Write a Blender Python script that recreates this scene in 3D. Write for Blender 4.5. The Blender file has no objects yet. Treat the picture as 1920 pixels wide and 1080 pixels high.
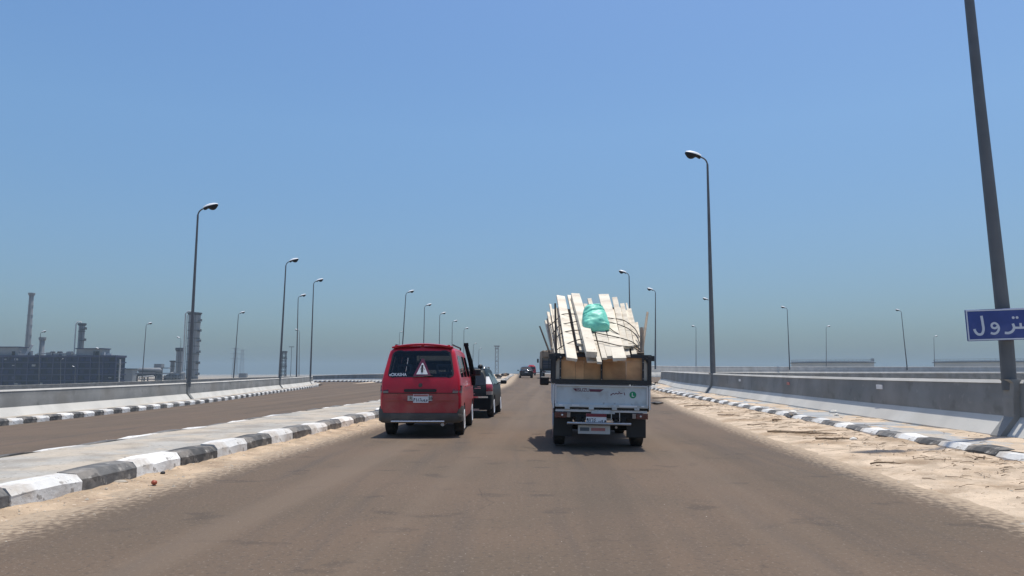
import bpy, bmesh, math, random
from mathutils import Vector, Matrix, noise
R = math.radians
random.seed(7)
sc = bpy.context.scene
COL = sc.collection

# ------------------------------------------------------------------ camera, sky, sun, exposure
F, HZ, CX, CY, CH = 1400.0, 700.0, 960.0, 540.0, 1.3      # focal length and horizon row at 1920 px width
PITCH = math.atan((HZ - CY) / F)
cam = bpy.data.cameras.new('camera'); cam.sensor_width = 36; cam.lens = F / 1920 * 36
cam.clip_start = 0.1; cam.clip_end = 20000
cam_o = bpy.data.objects.new('camera', cam); COL.objects.link(cam_o)
cam_o.location = (0, 0, CH); cam_o.rotation_euler = (R(90) + PITCH, 0, 0)
sc.camera = cam_o

SUN_EL, SUN_AZ = R(79), R(55)                               # azimuth from +Y towards +X
w = bpy.data.worlds.new('World'); sc.world = w; w.use_nodes = True
nt = w.node_tree; nt.nodes.clear()
sky = nt.nodes.new('ShaderNodeTexSky'); sky.sky_type = 'NISHITA'; sky.sun_disc = False
sky.sun_elevation = SUN_EL; sky.sun_rotation = SUN_AZ
sky.air_density = 1.0; sky.dust_density = 1.5; sky.ozone_density = 2.0; sky.altitude = 0
hs = nt.nodes.new('ShaderNodeHueSaturation'); hs.inputs['Saturation'].default_value = 1.22
bg = nt.nodes.new('ShaderNodeBackground'); bg.inputs[1].default_value = 0.14
wo = nt.nodes.new('ShaderNodeOutputWorld')
# dust-laden air: the sky dulls evenly all round towards the horizon
wc = nt.nodes.new('ShaderNodeTexCoord'); sx = nt.nodes.new('ShaderNodeSeparateXYZ'); wr = nt.nodes.new('ShaderNodeValToRGB')
nt.links.new(wc.outputs['Generated'], sx.inputs[0]); nt.links.new(sx.outputs['Z'], wr.inputs[0])
el = wr.color_ramp.elements; el[0].position = 0.; el[0].color = (.33, .42, .52, 1); el[1].position = .48; el[1].color = (1, 1, 1, 1)
for p_, c_ in ((.06, (.44, .53, .62, 1)), (.18, (.70, .74, .76, 1)), (.31, (.92, .93, .90, 1))):
    e_ = el.new(p_); e_.color = c_
wm = nt.nodes.new('ShaderNodeMix'); wm.data_type = 'RGBA'; wm.blend_type = 'MULTIPLY'; wm.inputs[0].default_value = 1.
nt.links.new(hs.outputs[0], wm.inputs[6]); nt.links.new(wr.outputs[0], wm.inputs[7])
nt.links.new(sky.outputs[0], hs.inputs['Color']); nt.links.new(wm.outputs[2], bg.inputs[0]); nt.links.new(bg.outputs[0], wo.inputs[0])

sun = bpy.data.lights.new('sun', 'SUN'); sun.energy = 3.6; sun.angle = R(0.8); sun.color = (1, .955, .88)
sun_o = bpy.data.objects.new('sun', sun); COL.objects.link(sun_o)
SD = Vector((math.sin(SUN_AZ) * math.cos(SUN_EL), math.cos(SUN_AZ) * math.cos(SUN_EL), math.sin(SUN_EL)))
sun_o.rotation_euler = SD.to_track_quat('Z', 'Y').to_euler()

sc.view_settings.view_transform = 'Standard'; sc.view_settings.look = 'None'
sc.view_settings.exposure = 0.2; sc.view_settings.gamma = 1.0; sc.view_settings.use_curve_mapping = False
sc.cycles.use_denoising = True
sc.cycles.max_bounces = 6; sc.cycles.transparent_max_bounces = 24; sc.cycles.volume_bounces = 1

HAZE_DENSITY = 0.00042
HAZE_COLOR = (.345, .47, .565)

# ------------------------------------------------------------------ helpers
def at(px, py, Y):
    "world point on the photograph's ray (1920x1080 pixel) at distance Y ahead"
    dx, dy = (px - CX) / F, (CY - py) / F
    d = Vector((dx, math.cos(PITCH) - dy * math.sin(PITCH), math.sin(PITCH) + dy * math.cos(PITCH)))
    return Vector((0, 0, CH)) + d * (Y / d.y)

def spline(pts):
    "smooth function through sorted (t, v...) points"
    n = len(pts)
    def f(t):
        if t <= pts[0][0]: i = 0
        elif t >= pts[-1][0]: i = n - 2
        else:
            i = 0
            while pts[i + 1][0] < t: i += 1
        t0, t1 = pts[i][0], pts[i + 1][0]
        h = t1 - t0; s = (t - t0) / h
        out = []
        for k in range(1, len(pts[0])):
            v0, v1 = pts[i][k], pts[i + 1][k]
            d = (v1 - v0) / h
            m0 = d if i == 0 else ((v0 - pts[i - 1][k]) / (t0 - pts[i - 1][0]) + d) / 2
            m1 = d if i == n - 2 else ((pts[i + 2][k] - v1) / (pts[i + 2][0] - t1) + d) / 2
            if s < 0 or s > 1: out.append(v0 + (t - t0) * d if s < 0 else v1 + (t - t1) * d); continue
            a, b = s * s, s * s * s
            out.append(v0 * (2*b - 3*a + 1) + h * m0 * (b - 2*a + s) + v1 * (3*a - 2*b) + h * m1 * (b - a))
        return out[0] if len(out) == 1 else tuple(out)
    return f

def path3(pts, step):
    "resample a 3-D polyline as a smooth curve with points about step apart"
    ac = [0]
    for a, b in zip(pts, pts[1:]): ac.append(ac[-1] + (Vector(b) - Vector(a)).length)
    f = spline([(s,) + tuple(p) for s, p in zip(ac, pts)])
    n = max(2, int(ac[-1] / step))
    return [Vector(f(ac[-1] * i / n)) for i in range(n + 1)]

class MB:
    def __init__(s): s.v = []; s.f = []
    def add(s, verts, faces):
        o = len(s.v); s.v += [tuple(p) for p in verts]; s.f += [tuple(i + o for i in q) for q in faces]; return s
    def box(s, c, d, M=None):
        x, y, z = d[0] / 2, d[1] / 2, d[2] / 2
        vs = [Vector((i * x, j * y, k * z)) for k in (-1, 1) for j in (-1, 1) for i in (-1, 1)]
        if M is not None: vs = [M @ p for p in vs]
        c = Vector(c)
        return s.add([p + c for p in vs], [(0, 2, 3, 1), (4, 5, 7, 6), (0, 1, 5, 4), (2, 6, 7, 3), (0, 4, 6, 2), (1, 3, 7, 5)])
    def bar(s, a, b, wd, th, up=(0, 0, 1)):
        a, b = Vector(a), Vector(b); t = (b - a); L = t.length; t = t / L
        u = Vector(up)
        if abs(t.dot(u)) > .98: u = Vector((1, 0, 0))
        r = t.cross(u).normalized(); u = r.cross(t)
        M = Matrix((r, t, u)).transposed()
        return s.box((a + b) / 2, (wd, L, th), M)
    def tube(s, pts, rad, n=8, cap=True):
        pts = [Vector(p) for p in pts]
        rs = rad if isinstance(rad, (list, tuple)) else [rad] * len(pts)
        vs = []; prev = None
        for i, p in enumerate(pts):
            t = (pts[min(i + 1, len(pts) - 1)] - pts[max(i - 1, 0)]).normalized()
            if prev is None:
                a = Vector((1, 0, 0)) if abs(t.x) < .9 else Vector((0, 1, 0))
                r = t.cross(a).normalized()
            else: r = (prev - t * prev.dot(t)).normalized()
            prev = r; q = t.cross(r)
            for k in range(n):
                an = 2 * math.pi * k / n
                vs.append(p + (r * math.cos(an) + q * math.sin(an)) * rs[i])
        fs = []
        for i in range(len(pts) - 1):
            for k in range(n):
                a, b = i * n + k, i * n + (k + 1) % n
                fs.append((a, b, b + n, a + n))
        if cap: fs += [tuple(reversed(range(n))), tuple(range((len(pts) - 1) * n, len(pts) * n))]
        return s.add(vs, fs)
    def lathe(s, prof, n=24, M=None, c=(0, 0, 0)):
        "prof = (radius, z) list, closed rings about local z"
        vs = []
        for r, z in prof:
            for k in range(n):
                an = 2 * math.pi * k / n
                vs.append(Vector((r * math.cos(an), r * math.sin(an), z)))
        if M is not None: vs = [M @ p for p in vs]
        c = Vector(c); vs = [p + c for p in vs]
        fs = []
        for i in range(len(prof) - 1):
            for k in range(n):
                a, b = i * n + k, i * n + (k + 1) % n
                fs.append((a, b, b + n, a + n))
        if prof[0][0] > 1e-4: fs.append(tuple(reversed(range(n))))
        if prof[-1][0] > 1e-4: fs.append(tuple(range((len(prof) - 1) * n, len(prof) * n)))
        return s.add(vs, fs)
    def grid(s, rows, flip=False):
        n = len(rows[0]); vs = [p for r in rows for p in r]; fs = []
        for i in range(len(rows) - 1):
            for k in range(n - 1):
                q = (i*n + k, i*n + k + 1, (i+1)*n + k + 1, (i+1)*n + k)
                fs.append(tuple(reversed(q)) if flip else q)
        return s.add(vs, fs)
    def sweep(s, path, prof, closed=True, caps=True):
        "prof = (offset to the right of travel, height) swept along a path, kept upright"
        n = len(prof); vs = []
        for i, p in enumerate(path):
            t = path[min(i + 1, len(path) - 1)] - path[max(i - 1, 0)]
            r = Vector((t.y, -t.x, 0)).normalized()
            for o, h in prof: vs.append(p + r * o + Vector((0, 0, h)))
        fs = []
        for i in range(len(path) - 1):
            for k in range(n if closed else n - 1):
                a, b = i * n + k, i * n + (k + 1) % n
                fs.append((a, b, b + n, a + n))
        if closed and caps: fs += [tuple(reversed(range(n))), tuple(range((len(path) - 1) * n, len(path) * n))]
        return s.add(vs, fs)
    def prism(s, poly, a, b, axis='y'):
        "closed 2-D polygon pushed from a to b along an axis"
        n = len(poly)
        def P(u, v, d): return {'y': (u, d, v), 'x': (d, u, v), 'z': (u, v, d)}[axis]
        vs = [P(u, v, a) for u, v in poly] + [P(u, v, b) for u, v in poly]
        fs = [(i, (i + 1) % n, (i + 1) % n + n, i + n) for i in range(n)]
        fs += [tuple(reversed(range(n))), tuple(range(n, 2 * n))]
        return s.add(vs, fs)
    def mesh(s, name, smooth=None, fix=True):
        me = bpy.data.meshes.new(name); me.from_pydata(s.v, [], s.f)
        if fix:
            bm = bmesh.new(); bm.from_mesh(me)
            bmesh.ops.recalc_face_normals(bm, faces=bm.faces); bm.to_mesh(me); bm.free()
        if smooth is not None:
            me.shade_smooth(); me.set_sharp_from_angle(angle=R(smooth))
        me.update(); return me
    def build(s, name, m, parent=None, smooth=None, fix=True):
        return link(name, s.mesh(name, smooth, fix), m, parent)

def link(name, me, m=None, parent=None):
    o = bpy.data.objects.new(name, me); COL.objects.link(o)
    if m is not None and not me.materials: me.materials.append(m)
    if parent is not None: o.parent = parent
    return o
def empty(name, loc=(0, 0, 0), rot=(0, 0, 0)):
    o = bpy.data.objects.new(name, None); COL.objects.link(o); o.location = loc; o.rotation_euler = rot
    o.empty_display_size = .2
    return o
def tag(o, label=None, cat=None, group=None, kind=None):
    if label: o['label'] = label
    if cat: o['category'] = cat
    if group: o['group'] = group
    if kind: o['kind'] = kind
    return o
def struct(o): o['kind'] = 'structure'; return o
def copy_tree(o, parent=None):
    c = o.copy(); COL.objects.link(c); c.parent = parent
    for ch in list(o.children): copy_tree(ch, c)
    return c
def bevel(o, wd, seg=2):
    m = o.modifiers.new('bevel', 'BEVEL'); m.width = wd; m.segments = seg; m.limit_method = 'ANGLE'; m.angle_limit = R(35)
    return o

# ------------------------------------------------------------------ materials
def mat(name, col, rough=.7, metal=0., var=0., vscale=3., col2=None, mixscale=1.5, mix=(.45, .65), bump=0., bscale=40.,
        coat=0., spec=.5, rnd=0., dirt=None, coord='Object', detail=5., specks=()):
    """principled surface: noise brightness (var), a second colour in patches (col2), per-object brightness (rnd),
    dust over it in patches (dirt = colour, scale, low, high, strength)"""
    m = bpy.data.materials.new(name); m.use_nodes = True
    n = m.node_tree.nodes; l = m.node_tree.links; b = n['Principled BSDF']
    b.inputs['Roughness'].default_value = rough; b.inputs['Metallic'].default_value = metal
    b.inputs['Specular IOR Level'].default_value = spec
    if coat: b.inputs['Coat Weight'].default_value = coat; b.inputs['Coat Roughness'].default_value = .08
    tc = n.new('ShaderNodeTexCoord'); co = tc.outputs[coord]
    def nz(scale, det=detail):
        t = n.new('ShaderNodeTexNoise'); t.inputs['Scale'].default_value = scale; t.inputs['Detail'].default_value = det
        l.new(co, t.inputs['Vector']); return t.outputs['Fac']
    def ramp(src, a, bb, lo=0., hi=1.):
        r = n.new('ShaderNodeMapRange'); r.inputs[1].default_value = a; r.inputs[2].default_value = bb
        r.inputs[3].default_value = lo; r.inputs[4].default_value = hi; r.interpolation_type = 'SMOOTHSTEP'
        l.new(src, r.inputs[0]); return r.outputs[0]
    def mixc(fac, A, B, mode='MIX'):
        x = n.new('ShaderNodeMix'); x.data_type = 'RGBA'; x.blend_type = mode; x.clamp_factor = True
        for s_, v_ in ((0, fac), (6, A), (7, B)):
            if hasattr(v_, 'links'): l.new(v_, x.inputs[s_])
            elif s_ == 0: x.inputs[0].default_value = v_
            else: x.inputs[s_].default_value = (*v_, 1)
        return x.outputs[2]
    c = None
    if col2: c = mixc(ramp(nz(mixscale), *mix), col, col2)
    if var:
        v = ramp(nz(vscale), .3, .7, 1 - var, 1 + var)
        g = n.new('ShaderNodeCombineColor')
        for i in range(3): l.new(v, g.inputs[i])
        c = mixc(1., c if c is not None else col, g.outputs[0], 'MULTIPLY')
    if rnd:
        oi = n.new('ShaderNodeObjectInfo'); v = ramp(oi.outputs['Random'], 0, 1, 1 - rnd, 1 + rnd)
        g = n.new('ShaderNodeCombineColor')
        for i in range(3): l.new(v, g.inputs[i])
        c = mixc(1., c if c is not None else col, g.outputs[0], 'MULTIPLY')
    if dirt:
        dc, ds, d0, d1, st = dirt
        c = mixc(ramp(nz(ds), d0, d1, 0, st), c if c is not None else col, dc)
    for kc, ks, k0, k1, kst in specks: c = mixc(ramp(nz(ks, 3.), k0, k1, 0, kst), c if c is not None else col, kc)
    if c is None: b.inputs['Base Color'].default_value = (*col, 1)
    else: l.new(c, b.inputs['Base Color'])
    if bump:
        bp = n.new('ShaderNodeBump'); bp.inputs['Strength'].default_value = bump; bp.inputs['Distance'].default_value = .02
        l.new(nz(bscale), bp.inputs['Height']); l.new(bp.outputs[0], b.inputs['Normal'])
    return m

DUST = (.42, .33, .24)
M = {}
M['sandbrown'] = mat('sand_brown', (.44, .335, .23), .95, var=.18, vscale=2.5, col2=(.36, .27, .185), mixscale=1.6, bump=1., bscale=16, spec=.1, specks=(((.20, .14, .10), 22., .61, .69, .7), ((.62, .52, .40), 15., .63, .70, .6)))
M['sand'] = mat('sand', (.51, .405, .295), .95, var=.2, vscale=2.2, col2=(.37, .275, .185), mixscale=.9, bump=1., bscale=16, spec=.1, dirt=((.33, .24, .16), 9, .56, .72, .5), specks=(((.22, .15, .10), 26., .62, .70, .65), ((.70, .58, .44), 19., .62, .70, .5)))
M['sandpale'] = mat('sand_pale', (.50, .40, .295), .95, var=.16, vscale=3, bump=.5, bscale=20, spec=.1)
M['plain'] = mat('plain', (.36, .30, .23), .95, var=.15, vscale=.02, col2=(.30, .25, .19), mixscale=.008, spec=.1)
M['pave'] = mat('pave', (.37, .35, .31), .9, var=.12, vscale=1.2, dirt=((.47, .40, .31), .9, .42, .6, .8), bump=.5, bscale=22, spec=.2, specks=(((.27, .235, .19), 1.5, .50, .66, .55), ((.50, .42, .32), 2.6, .55, .7, .6), ((.20, .18, .15), 5., .60, .72, .5), ((.17, .15, .12), 17., .62, .70, .6), ((.62, .56, .47), 13., .63, .72, .5)))
M['pavegrey'] = mat('pave_grey', (.33, .34, .34), .9, var=.12, vscale=1.2, dirt=((.47, .40, .31), .9, .48, .66, .8), bump=.5, bscale=22, spec=.2, specks=(((.20, .19, .17), 6., .60, .72, .4), ((.16, .15, .13), 17., .63, .70, .6)))
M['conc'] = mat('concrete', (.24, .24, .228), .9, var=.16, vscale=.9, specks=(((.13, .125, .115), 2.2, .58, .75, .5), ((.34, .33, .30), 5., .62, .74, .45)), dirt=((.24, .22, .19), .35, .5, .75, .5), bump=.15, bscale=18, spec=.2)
M['conclight'] = mat('concrete_light', (.56, .54, .49), .9, var=.1, vscale=.9, dirt=((.36, .33, .27), .45, .52, .75, .5), bump=.15, bscale=18, spec=.2)  # lit counterpart of the concrete: sun on toes and copings put into the colour
M['kwhite'] = mat('kerb_white', (.72, .71, .67), .75, var=.09, vscale=6, rnd=.12, dirt=((.42, .36, .29), 2.6, .50, .70, .7), bump=.4, bscale=22, spec=.3, specks=(((.30, .28, .25), 9., .63, .68, .85), ((.25, .22, .19), 24., .64, .70, .6)))
M['kblack'] = mat('kerb_black', (.115, .113, .108), .75, var=.25, vscale=5, rnd=.35, dirt=((.32, .285, .24), 2.6, .48, .72, .7), bump=.4, bscale=22, spec=.3, specks=(((.36, .34, .30), 9., .63, .68, .8), ((.035, .035, .035), 5., .6, .68, .6)))
M['pole'] = mat('galvanised', (.115, .125, .135), .55, metal=.3, var=.1, vscale=2.)
M['polelight'] = mat('weathered_steel', (.36, .365, .35), .65, metal=.1, var=.12, vscale=2.)
M['head'] = mat('lamp_shell', (.86, .87, .87), .35, var=.05, vscale=6)
M['lens'] = mat('lamp_lens', (.012, .012, .015), .6, spec=.2)
M['black'] = mat('black_plastic', (.013, .013, .014), .5, var=.2, vscale=6, dirt=((.06, .05, .042), 4, .5, .8, .4))
M['under'] = mat('underbody', (.02, .019, .018), .9, var=.2, vscale=8)
M['rubber'] = mat('tyre_rubber', (.022, .021, .02), .85, var=.2, vscale=8, dirt=((.15, .12, .09), 6, .5, .75, .5))
M['rim'] = mat('rim_white', (.75, .75, .74), .4, metal=.2)
M['steel'] = mat('steel', (.45, .45, .45), .35, metal=.8, var=.1, vscale=5)
M['chrome'] = mat('chrome', (.75, .75, .75), .18, metal=1.)
M['plate'] = mat('plate_white', (.72, .73, .73), .5, var=.05, vscale=8)
M['plateink'] = mat('plate_ink', (.02, .02, .025), .6)
M['platered'] = mat('plate_red', (.42, .16, .14), .6, var=.1)
M['platered2'] = mat('plate_dark_red', (.20, .03, .04), .6, var=.1)
M['white'] = mat('white_paint', (.78, .78, .77), .5, var=.04)
M['pipeblack'] = mat('pipe_black', (.008, .008, .009), .8, spec=.15)
M['redpaint'] = mat('red_paint', (.52, .008, .026), .35, var=.05, vscale=2, coat=.25, spec=.35, dirt=((.30, .12, .10), 1.6, .35, .8, .15))
M['redlow'] = mat('red_paint_dusty', (.40, .024, .03), .5, var=.1, vscale=3, coat=.15, dirt=((.36, .21, .15), 3.2, .3, .75, .4))
M['redlamp'] = mat('tail_red', (.085, .012, .012), .25, coat=.6, var=.15, vscale=20)
M['brake'] = mat('brake_red', (.24, .012, .02), .25, coat=.5)
M['clearlamp'] = mat('tail_clear', (.26, .22, .19), .3, coat=.6)
M['greylamp'] = mat('lamp_bulb_white', (.8, .78, .74), .3)
M['bumper'] = mat('bumper_grey', (.075, .068, .058), .7, var=.15, vscale=4, dirt=((.20, .17, .13), 3, .4, .75, .4))
M['greencar'] = mat('dark_green_paint', (.006, .011, .011), .5, coat=.05, spec=.25, var=.1, dirt=((.05, .055, .05), 2, .4, .8, .25))
M['blackcar'] = mat('black_paint', (.012, .014, .017), .3, coat=.6)
M['seat'] = mat('seat_fabric', (.06, .065, .075), .9, var=.1)
M['ply'] = mat('plywood', (.52, .315, .16), .7, var=.2, vscale=2.5, col2=(.40, .22, .11), mixscale=2.2, rnd=.2)
M['tail'] = mat('pale_blue_grey_paint', (.53, .59, .60), .5, var=.07, vscale=3, dirt=((.36, .36, .33), 3.6, .50, .68, .6), specks=(((.26, .22, .18), 11., .66, .73, .5),))
M['cabwhite'] = mat('cab_white', (.62, .63, .62), .4, coat=.3)
M['rackblack'] = mat('rack_black', (.02, .021, .023), .5, var=.2, vscale=8)
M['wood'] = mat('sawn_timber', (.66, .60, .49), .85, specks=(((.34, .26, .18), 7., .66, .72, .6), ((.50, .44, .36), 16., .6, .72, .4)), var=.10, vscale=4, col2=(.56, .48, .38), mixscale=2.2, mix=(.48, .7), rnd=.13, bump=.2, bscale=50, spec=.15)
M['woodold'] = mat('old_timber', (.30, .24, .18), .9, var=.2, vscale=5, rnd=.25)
M['woodinner'] = mat('shaded_timber', (.24, .195, .15), .9, var=.2, vscale=5, rnd=.25)  # darkened copy of the timber; shade in the gaps is painted into it
M['stick'] = mat('dark_stick', (.05, .04, .035), .9, var=.2, vscale=5)
M['rope'] = mat('rope', (.03, .026, .022), .9)
M['sack'] = mat('sack_green', (.20, .66, .50), .45, var=.10, vscale=8, bump=.5, bscale=9, spec=.4)
M['green'] = mat('sticker_green', (.012, .26, .12), .5)
M['maroon'] = mat('decal_maroon', (.13, .035, .06), .5, var=.15, vscale=9)
M['signblue'] = mat('sign_blue', (.018, .045, .21), .5, var=.12, vscale=4, dirt=((.10, .12, .22), 2, .45, .75, .4))
M['signwhite'] = mat('sign_white', (.50, .56, .64), .5)
M['tri'] = mat('warning_border', (.13, .018, .05), .5)
M['twig'] = mat('twig', (.19, .135, .085), .9, var=.25, vscale=6)
M['stone'] = mat('stone', (.40, .35, .28), .9, var=.2, vscale=8)
M['chalk'] = mat('pale_stone', (.68, .65, .58), .9, var=.1, vscale=8)
M['tomato'] = mat('orange_red', (.33, .07, .03), .5, var=.15, vscale=15)
M['tar'] = mat('tar_black', (.02, .02, .022), .6)
M['refgrey'] = mat('refinery_steel', (.21, .22, .23), .7, var=.12, vscale=.3)
M['refdark'] = mat('refinery_dark', (.045, .05, .065), .8, var=.2, vscale=.2)
M['refpale'] = mat('refinery_pale', (.46, .46, .45), .7, var=.1, vscale=.3)
M['navy'] = mat('navy_cladding', (.006, .009, .042), .8, var=.25, vscale=.25, rnd=.55)
M['navyslab'] = mat('navy_slab', (.032, .037, .085), .85, var=.15, vscale=.3)
M['tank'] = mat('tank_shell', (.42, .42, .40), .7, var=.08, vscale=.1)
M['brownload'] = mat('brown_load', (.20, .15, .105), .85, var=.2, vscale=1.5, rnd=.2)
M['reflect'] = mat('reflector_white', (.72, .72, .72), .4)

def glass(name, tint, refl=.12):
    m = bpy.data.materials.new(name); m.use_nodes = True
    n = m.node_tree.nodes; l = m.node_tree.links; n.clear()
    o = n.new('ShaderNodeOutputMaterial'); t = n.new('ShaderNodeBsdfTransparent'); t.inputs[0].default_value = (*tint, 1)
    g = n.new('ShaderNodeBsdfGlossy'); g.inputs['Roughness'].default_value = .05; g.inputs[0].default_value = (.9, .9, .9, 1)
    fr = n.new('ShaderNodeFresnel'); fr.inputs[0].default_value = 1.5
    mx = n.new('ShaderNodeMixShader')
    l.new(fr.outputs[0], mx.inputs[0]); l.new(t.outputs[0], mx.inputs[1]); l.new(g.outputs[0], mx.inputs[2]); l.new(mx.outputs[0], o.inputs[0])
    return m
M['glass'] = glass('tinted_glass', (.74, .78, .80))
M['glassclear'] = glass('clear_glass', (.82, .86, .86))
M['darkglass'] = mat('dark_glass', (.012, .015, .018), .08, spec=.5)

def asphalt_mat():
    m = bpy.data.materials.new('asphalt'); m.use_nodes = True
    n = m.node_tree.nodes; l = m.node_tree.links; b = n['Principled BSDF']
    b.inputs['Roughness'].default_value = .9; b.inputs['Specular IOR Level'].default_value = .25
    tc = n.new('ShaderNodeTexCoord'); co = tc.outputs['Object']
    def nz(scale, det=4., vec=None, sc3=None):
        t = n.new('ShaderNodeTexNoise'); t.inputs['Scale'].default_value = scale; t.inputs['Detail'].default_value = det
        v = co
        if sc3:
            mp = n.new('ShaderNodeMapping'); mp.inputs['Scale'].default_value = sc3; l.new(co, mp.inputs[0]); v = mp.outputs[0]
        l.new(v, t.inputs['Vector']); return t.outputs['Fac']
    def rng(src, a, bb, lo, hi):
        r = n.new('ShaderNodeMapRange'); r.interpolation_type = 'SMOOTHSTEP'
        for i, v in enumerate((a, bb, lo, hi)): r.inputs[i + 1].default_value = v
        l.new(src, r.inputs[0]); return r.outputs[0]
    def mul(A, B):
        x = n.new('ShaderNodeMath'); x.operation = 'MULTIPLY'; l.new(A, x.inputs[0])
        if hasattr(B, 'links'): l.new(B, x.inputs[1])
        else: x.inputs[1].default_value = B
        return x.outputs[0]
    def mixc(fac, A, B):
        x = n.new('ShaderNodeMix'); x.data_type = 'RGBA'; l.new(fac, x.inputs[0])
        for s_, v_ in ((6, A), (7, B)):
            if hasattr(v_, 'links'): l.new(v_, x.inputs[s_])
            else: x.inputs[s_].default_value = (*v_, 1)
        return x.outputs[2]
    c = mixc(rng(nz(.35), .35, .65, 0, 1), (.140, .099, .068), (.120, .089, .062))
    c = mixc(rng(nz(1., 5, sc3=(2.4, .12, 1)), .5, .72, 0, .55), c, (.088, .071, .058))       # worn streaks along the lanes
    c = mixc(rng(nz(1.0, 5, sc3=(1.3, 1.9, 1)), .60, .68, 0, .42), c, (.055, .045, .037))      # oil spots and old patches
    c = mixc(rng(nz(34., 4), .58, .70, 0, .45), c, (.28, .23, .18))                              # pale aggregate
    c = mixc(rng(nz(22., 4), .32, .45, .5, 0), c, (.07, .057, .046))
    c = mixc(rng(nz(9., 3), .765, .79, 0, .6), c, (.46, .38, .29))                               # specks of gravel and litter
    mp = n.new('ShaderNodeMapping'); mp.inputs['Rotation'].default_value = (0, 0, .062); l.new(co, mp.inputs[0])
    tn = n.new('ShaderNodeTexNoise'); tn.inputs['Scale'].default_value = 1.; tn.inputs['Detail'].default_value = 3
    m2 = n.new('ShaderNodeMapping'); m2.inputs['Scale'].default_value = (.85, .012, 1); l.new(mp.outputs[0], m2.inputs[0]); l.new(m2.outputs[0], tn.inputs['Vector'])
    c = mixc(rng(tn.outputs['Fac'], .52, .68, 0, .5), c, (.172, .128, .091))                     # polished, dusty wheel tracks
    c = mixc(rng(tn.outputs['Fac'], .34, .46, .42, 0), c, (.075, .060, .046))
    vo = n.new('ShaderNodeTexVoronoi'); vo.feature = 'DISTANCE_TO_EDGE'; vo.inputs['Scale'].default_value = .33
    wn = n.new('ShaderNodeVectorMath'); wn.operation = 'ADD'; wt = n.new('ShaderNodeTexNoise'); wt.inputs['Scale'].default_value = 1.3; wt.inputs['Detail'].default_value = 6
    l.new(co, wt.inputs['Vector']); l.new(co, wn.inputs[0]); l.new(wt.outputs['Color'], wn.inputs[1]); l.new(wn.outputs[0], vo.inputs['Vector'])
    c = mixc(mul(rng(vo.outputs['Distance'], .0, .006, 1, 0), rng(nz(.22), .5, .62, 0, .6)), c, (.04, .034, .03))   # cracks
    at_ = n.new('ShaderNodeAttribute'); at_.attribute_name = 'dust'
    d = n.new('ShaderNodeMath'); d.operation = 'ADD'; l.new(at_.outputs['Fac'], d.inputs[0])
    l.new(mul(rng(nz(14., 8), .2, .8, -.5, .5), .7), d.inputs[1])
    c = mixc(rng(d.outputs[0], .1, .95, 0, .95), c, (.40, .31, .215))
    l.new(c, b.inputs['Base Color'])
    bp = n.new('ShaderNodeBump'); bp.inputs['Strength'].default_value = .5; bp.inputs['Distance'].default_value = .008
    l.new(nz(70., 3), bp.inputs['Height']); l.new(bp.outputs[0], b.inputs['Normal'])
    return m
M['asphalt'] = asphalt_mat()

# ------------------------------------------------------------------ layout of the roads
XL = spline([(-20, -6.6), (0, -5.22), (7.2, -4.75), (13.3, -4.33), (21.4, -3.8), (36, -2.8), (57, -1.2), (75, -.55), (120, .1), (250, 1.2), (500, 1.5), (1200, 0)])
XR = spline([(-20, 6.2), (0, 6.75), (7, 7.0), (14, 7.2), (20, 7.6), (30, 8.25), (45, 8.9), (60, 9.6), (80, 10.5), (120, 11.8), (250, 13.4), (500, 13.7), (1200, 12.2)])
ZR = spline([(-20, 0), (0, 0), (10, 0), (20, 0), (30, .04), (40, .12), (57, .3), (75, .52), (91, .72), (130, .85), (250, .9), (500, .9), (1200, .9)])
PLAIN = -4.6

LEFT_EDGE = [(-18.6, -20, -.5), (-17.9, 0, -.5), (-17.6, 28, -.5), (-18.1, 45, -.44), (-19.9, 62, -.38), (-23.3, 90, -.28), (-29, 112, -.3), (-46, 136, -.6), (-72, 152, -1.4), (-106, 167, -2.4), (-165, 186, -3.6)]
LEFT_INNER = [(-8.8, -20, -.02), (-7.5, 0, -.02), (-6.88, 11, -.02), (-6.65, 15, -.02), (-6.42, 20, -.02), (-5.5, 30, .0), (-4.7, 42, .05), (-4.6, 54, .1), (-7, 70, .12), (-11.5, 85, .1), (-17.2, 99, .08), (-26.5, 119, -.03), (-40, 139, -.35), (-68, 160, -1.3), (-103, 177, -2.4), (-162, 197, -3.6)]
RAMP_NEAR = [(9.6, 52, .25), (10.4, 60, .3), (11.4, 67, .3), (14, 77, .3), (19, 89, .3), (29, 104, .25), (45, 117, .2), (75, 127, .2), (120, 134, .2), (210, 138, .2)]
RAMP_FAR = [(13.0, 86, .62), (14.6, 94, .66), (20.2, 109, .72), (33.4, 130, .8), (55, 149, .92), (83, 158.5, 1.0), (130, 166, 1.05), (215, 170, 1.05)]

# ------------------------------------------------------------------ ground
g = MB()
rings = [0, 60, 150, 300, 500, 800, 1300, 2000, 3000, 4200]
vs = [(0, 0, PLAIN)]; fs = []
for r in rings[1:]:
    for k in range(48):
        a = 2 * math.pi * k / 48; vs.append((r * math.cos(a), r * math.sin(a), PLAIN))
for k in range(48): fs.append((0, 1 + k, 1 + (k + 1) % 48))
for i in range(len(rings) - 2):
    for k in range(48):
        a = 1 + i * 48 + k; b = 1 + i * 48 + (k + 1) % 48; fs.append((a, b, b + 48, a + 48))
struct(g.add(vs, fs).build('ground', M['plain']))

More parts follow.
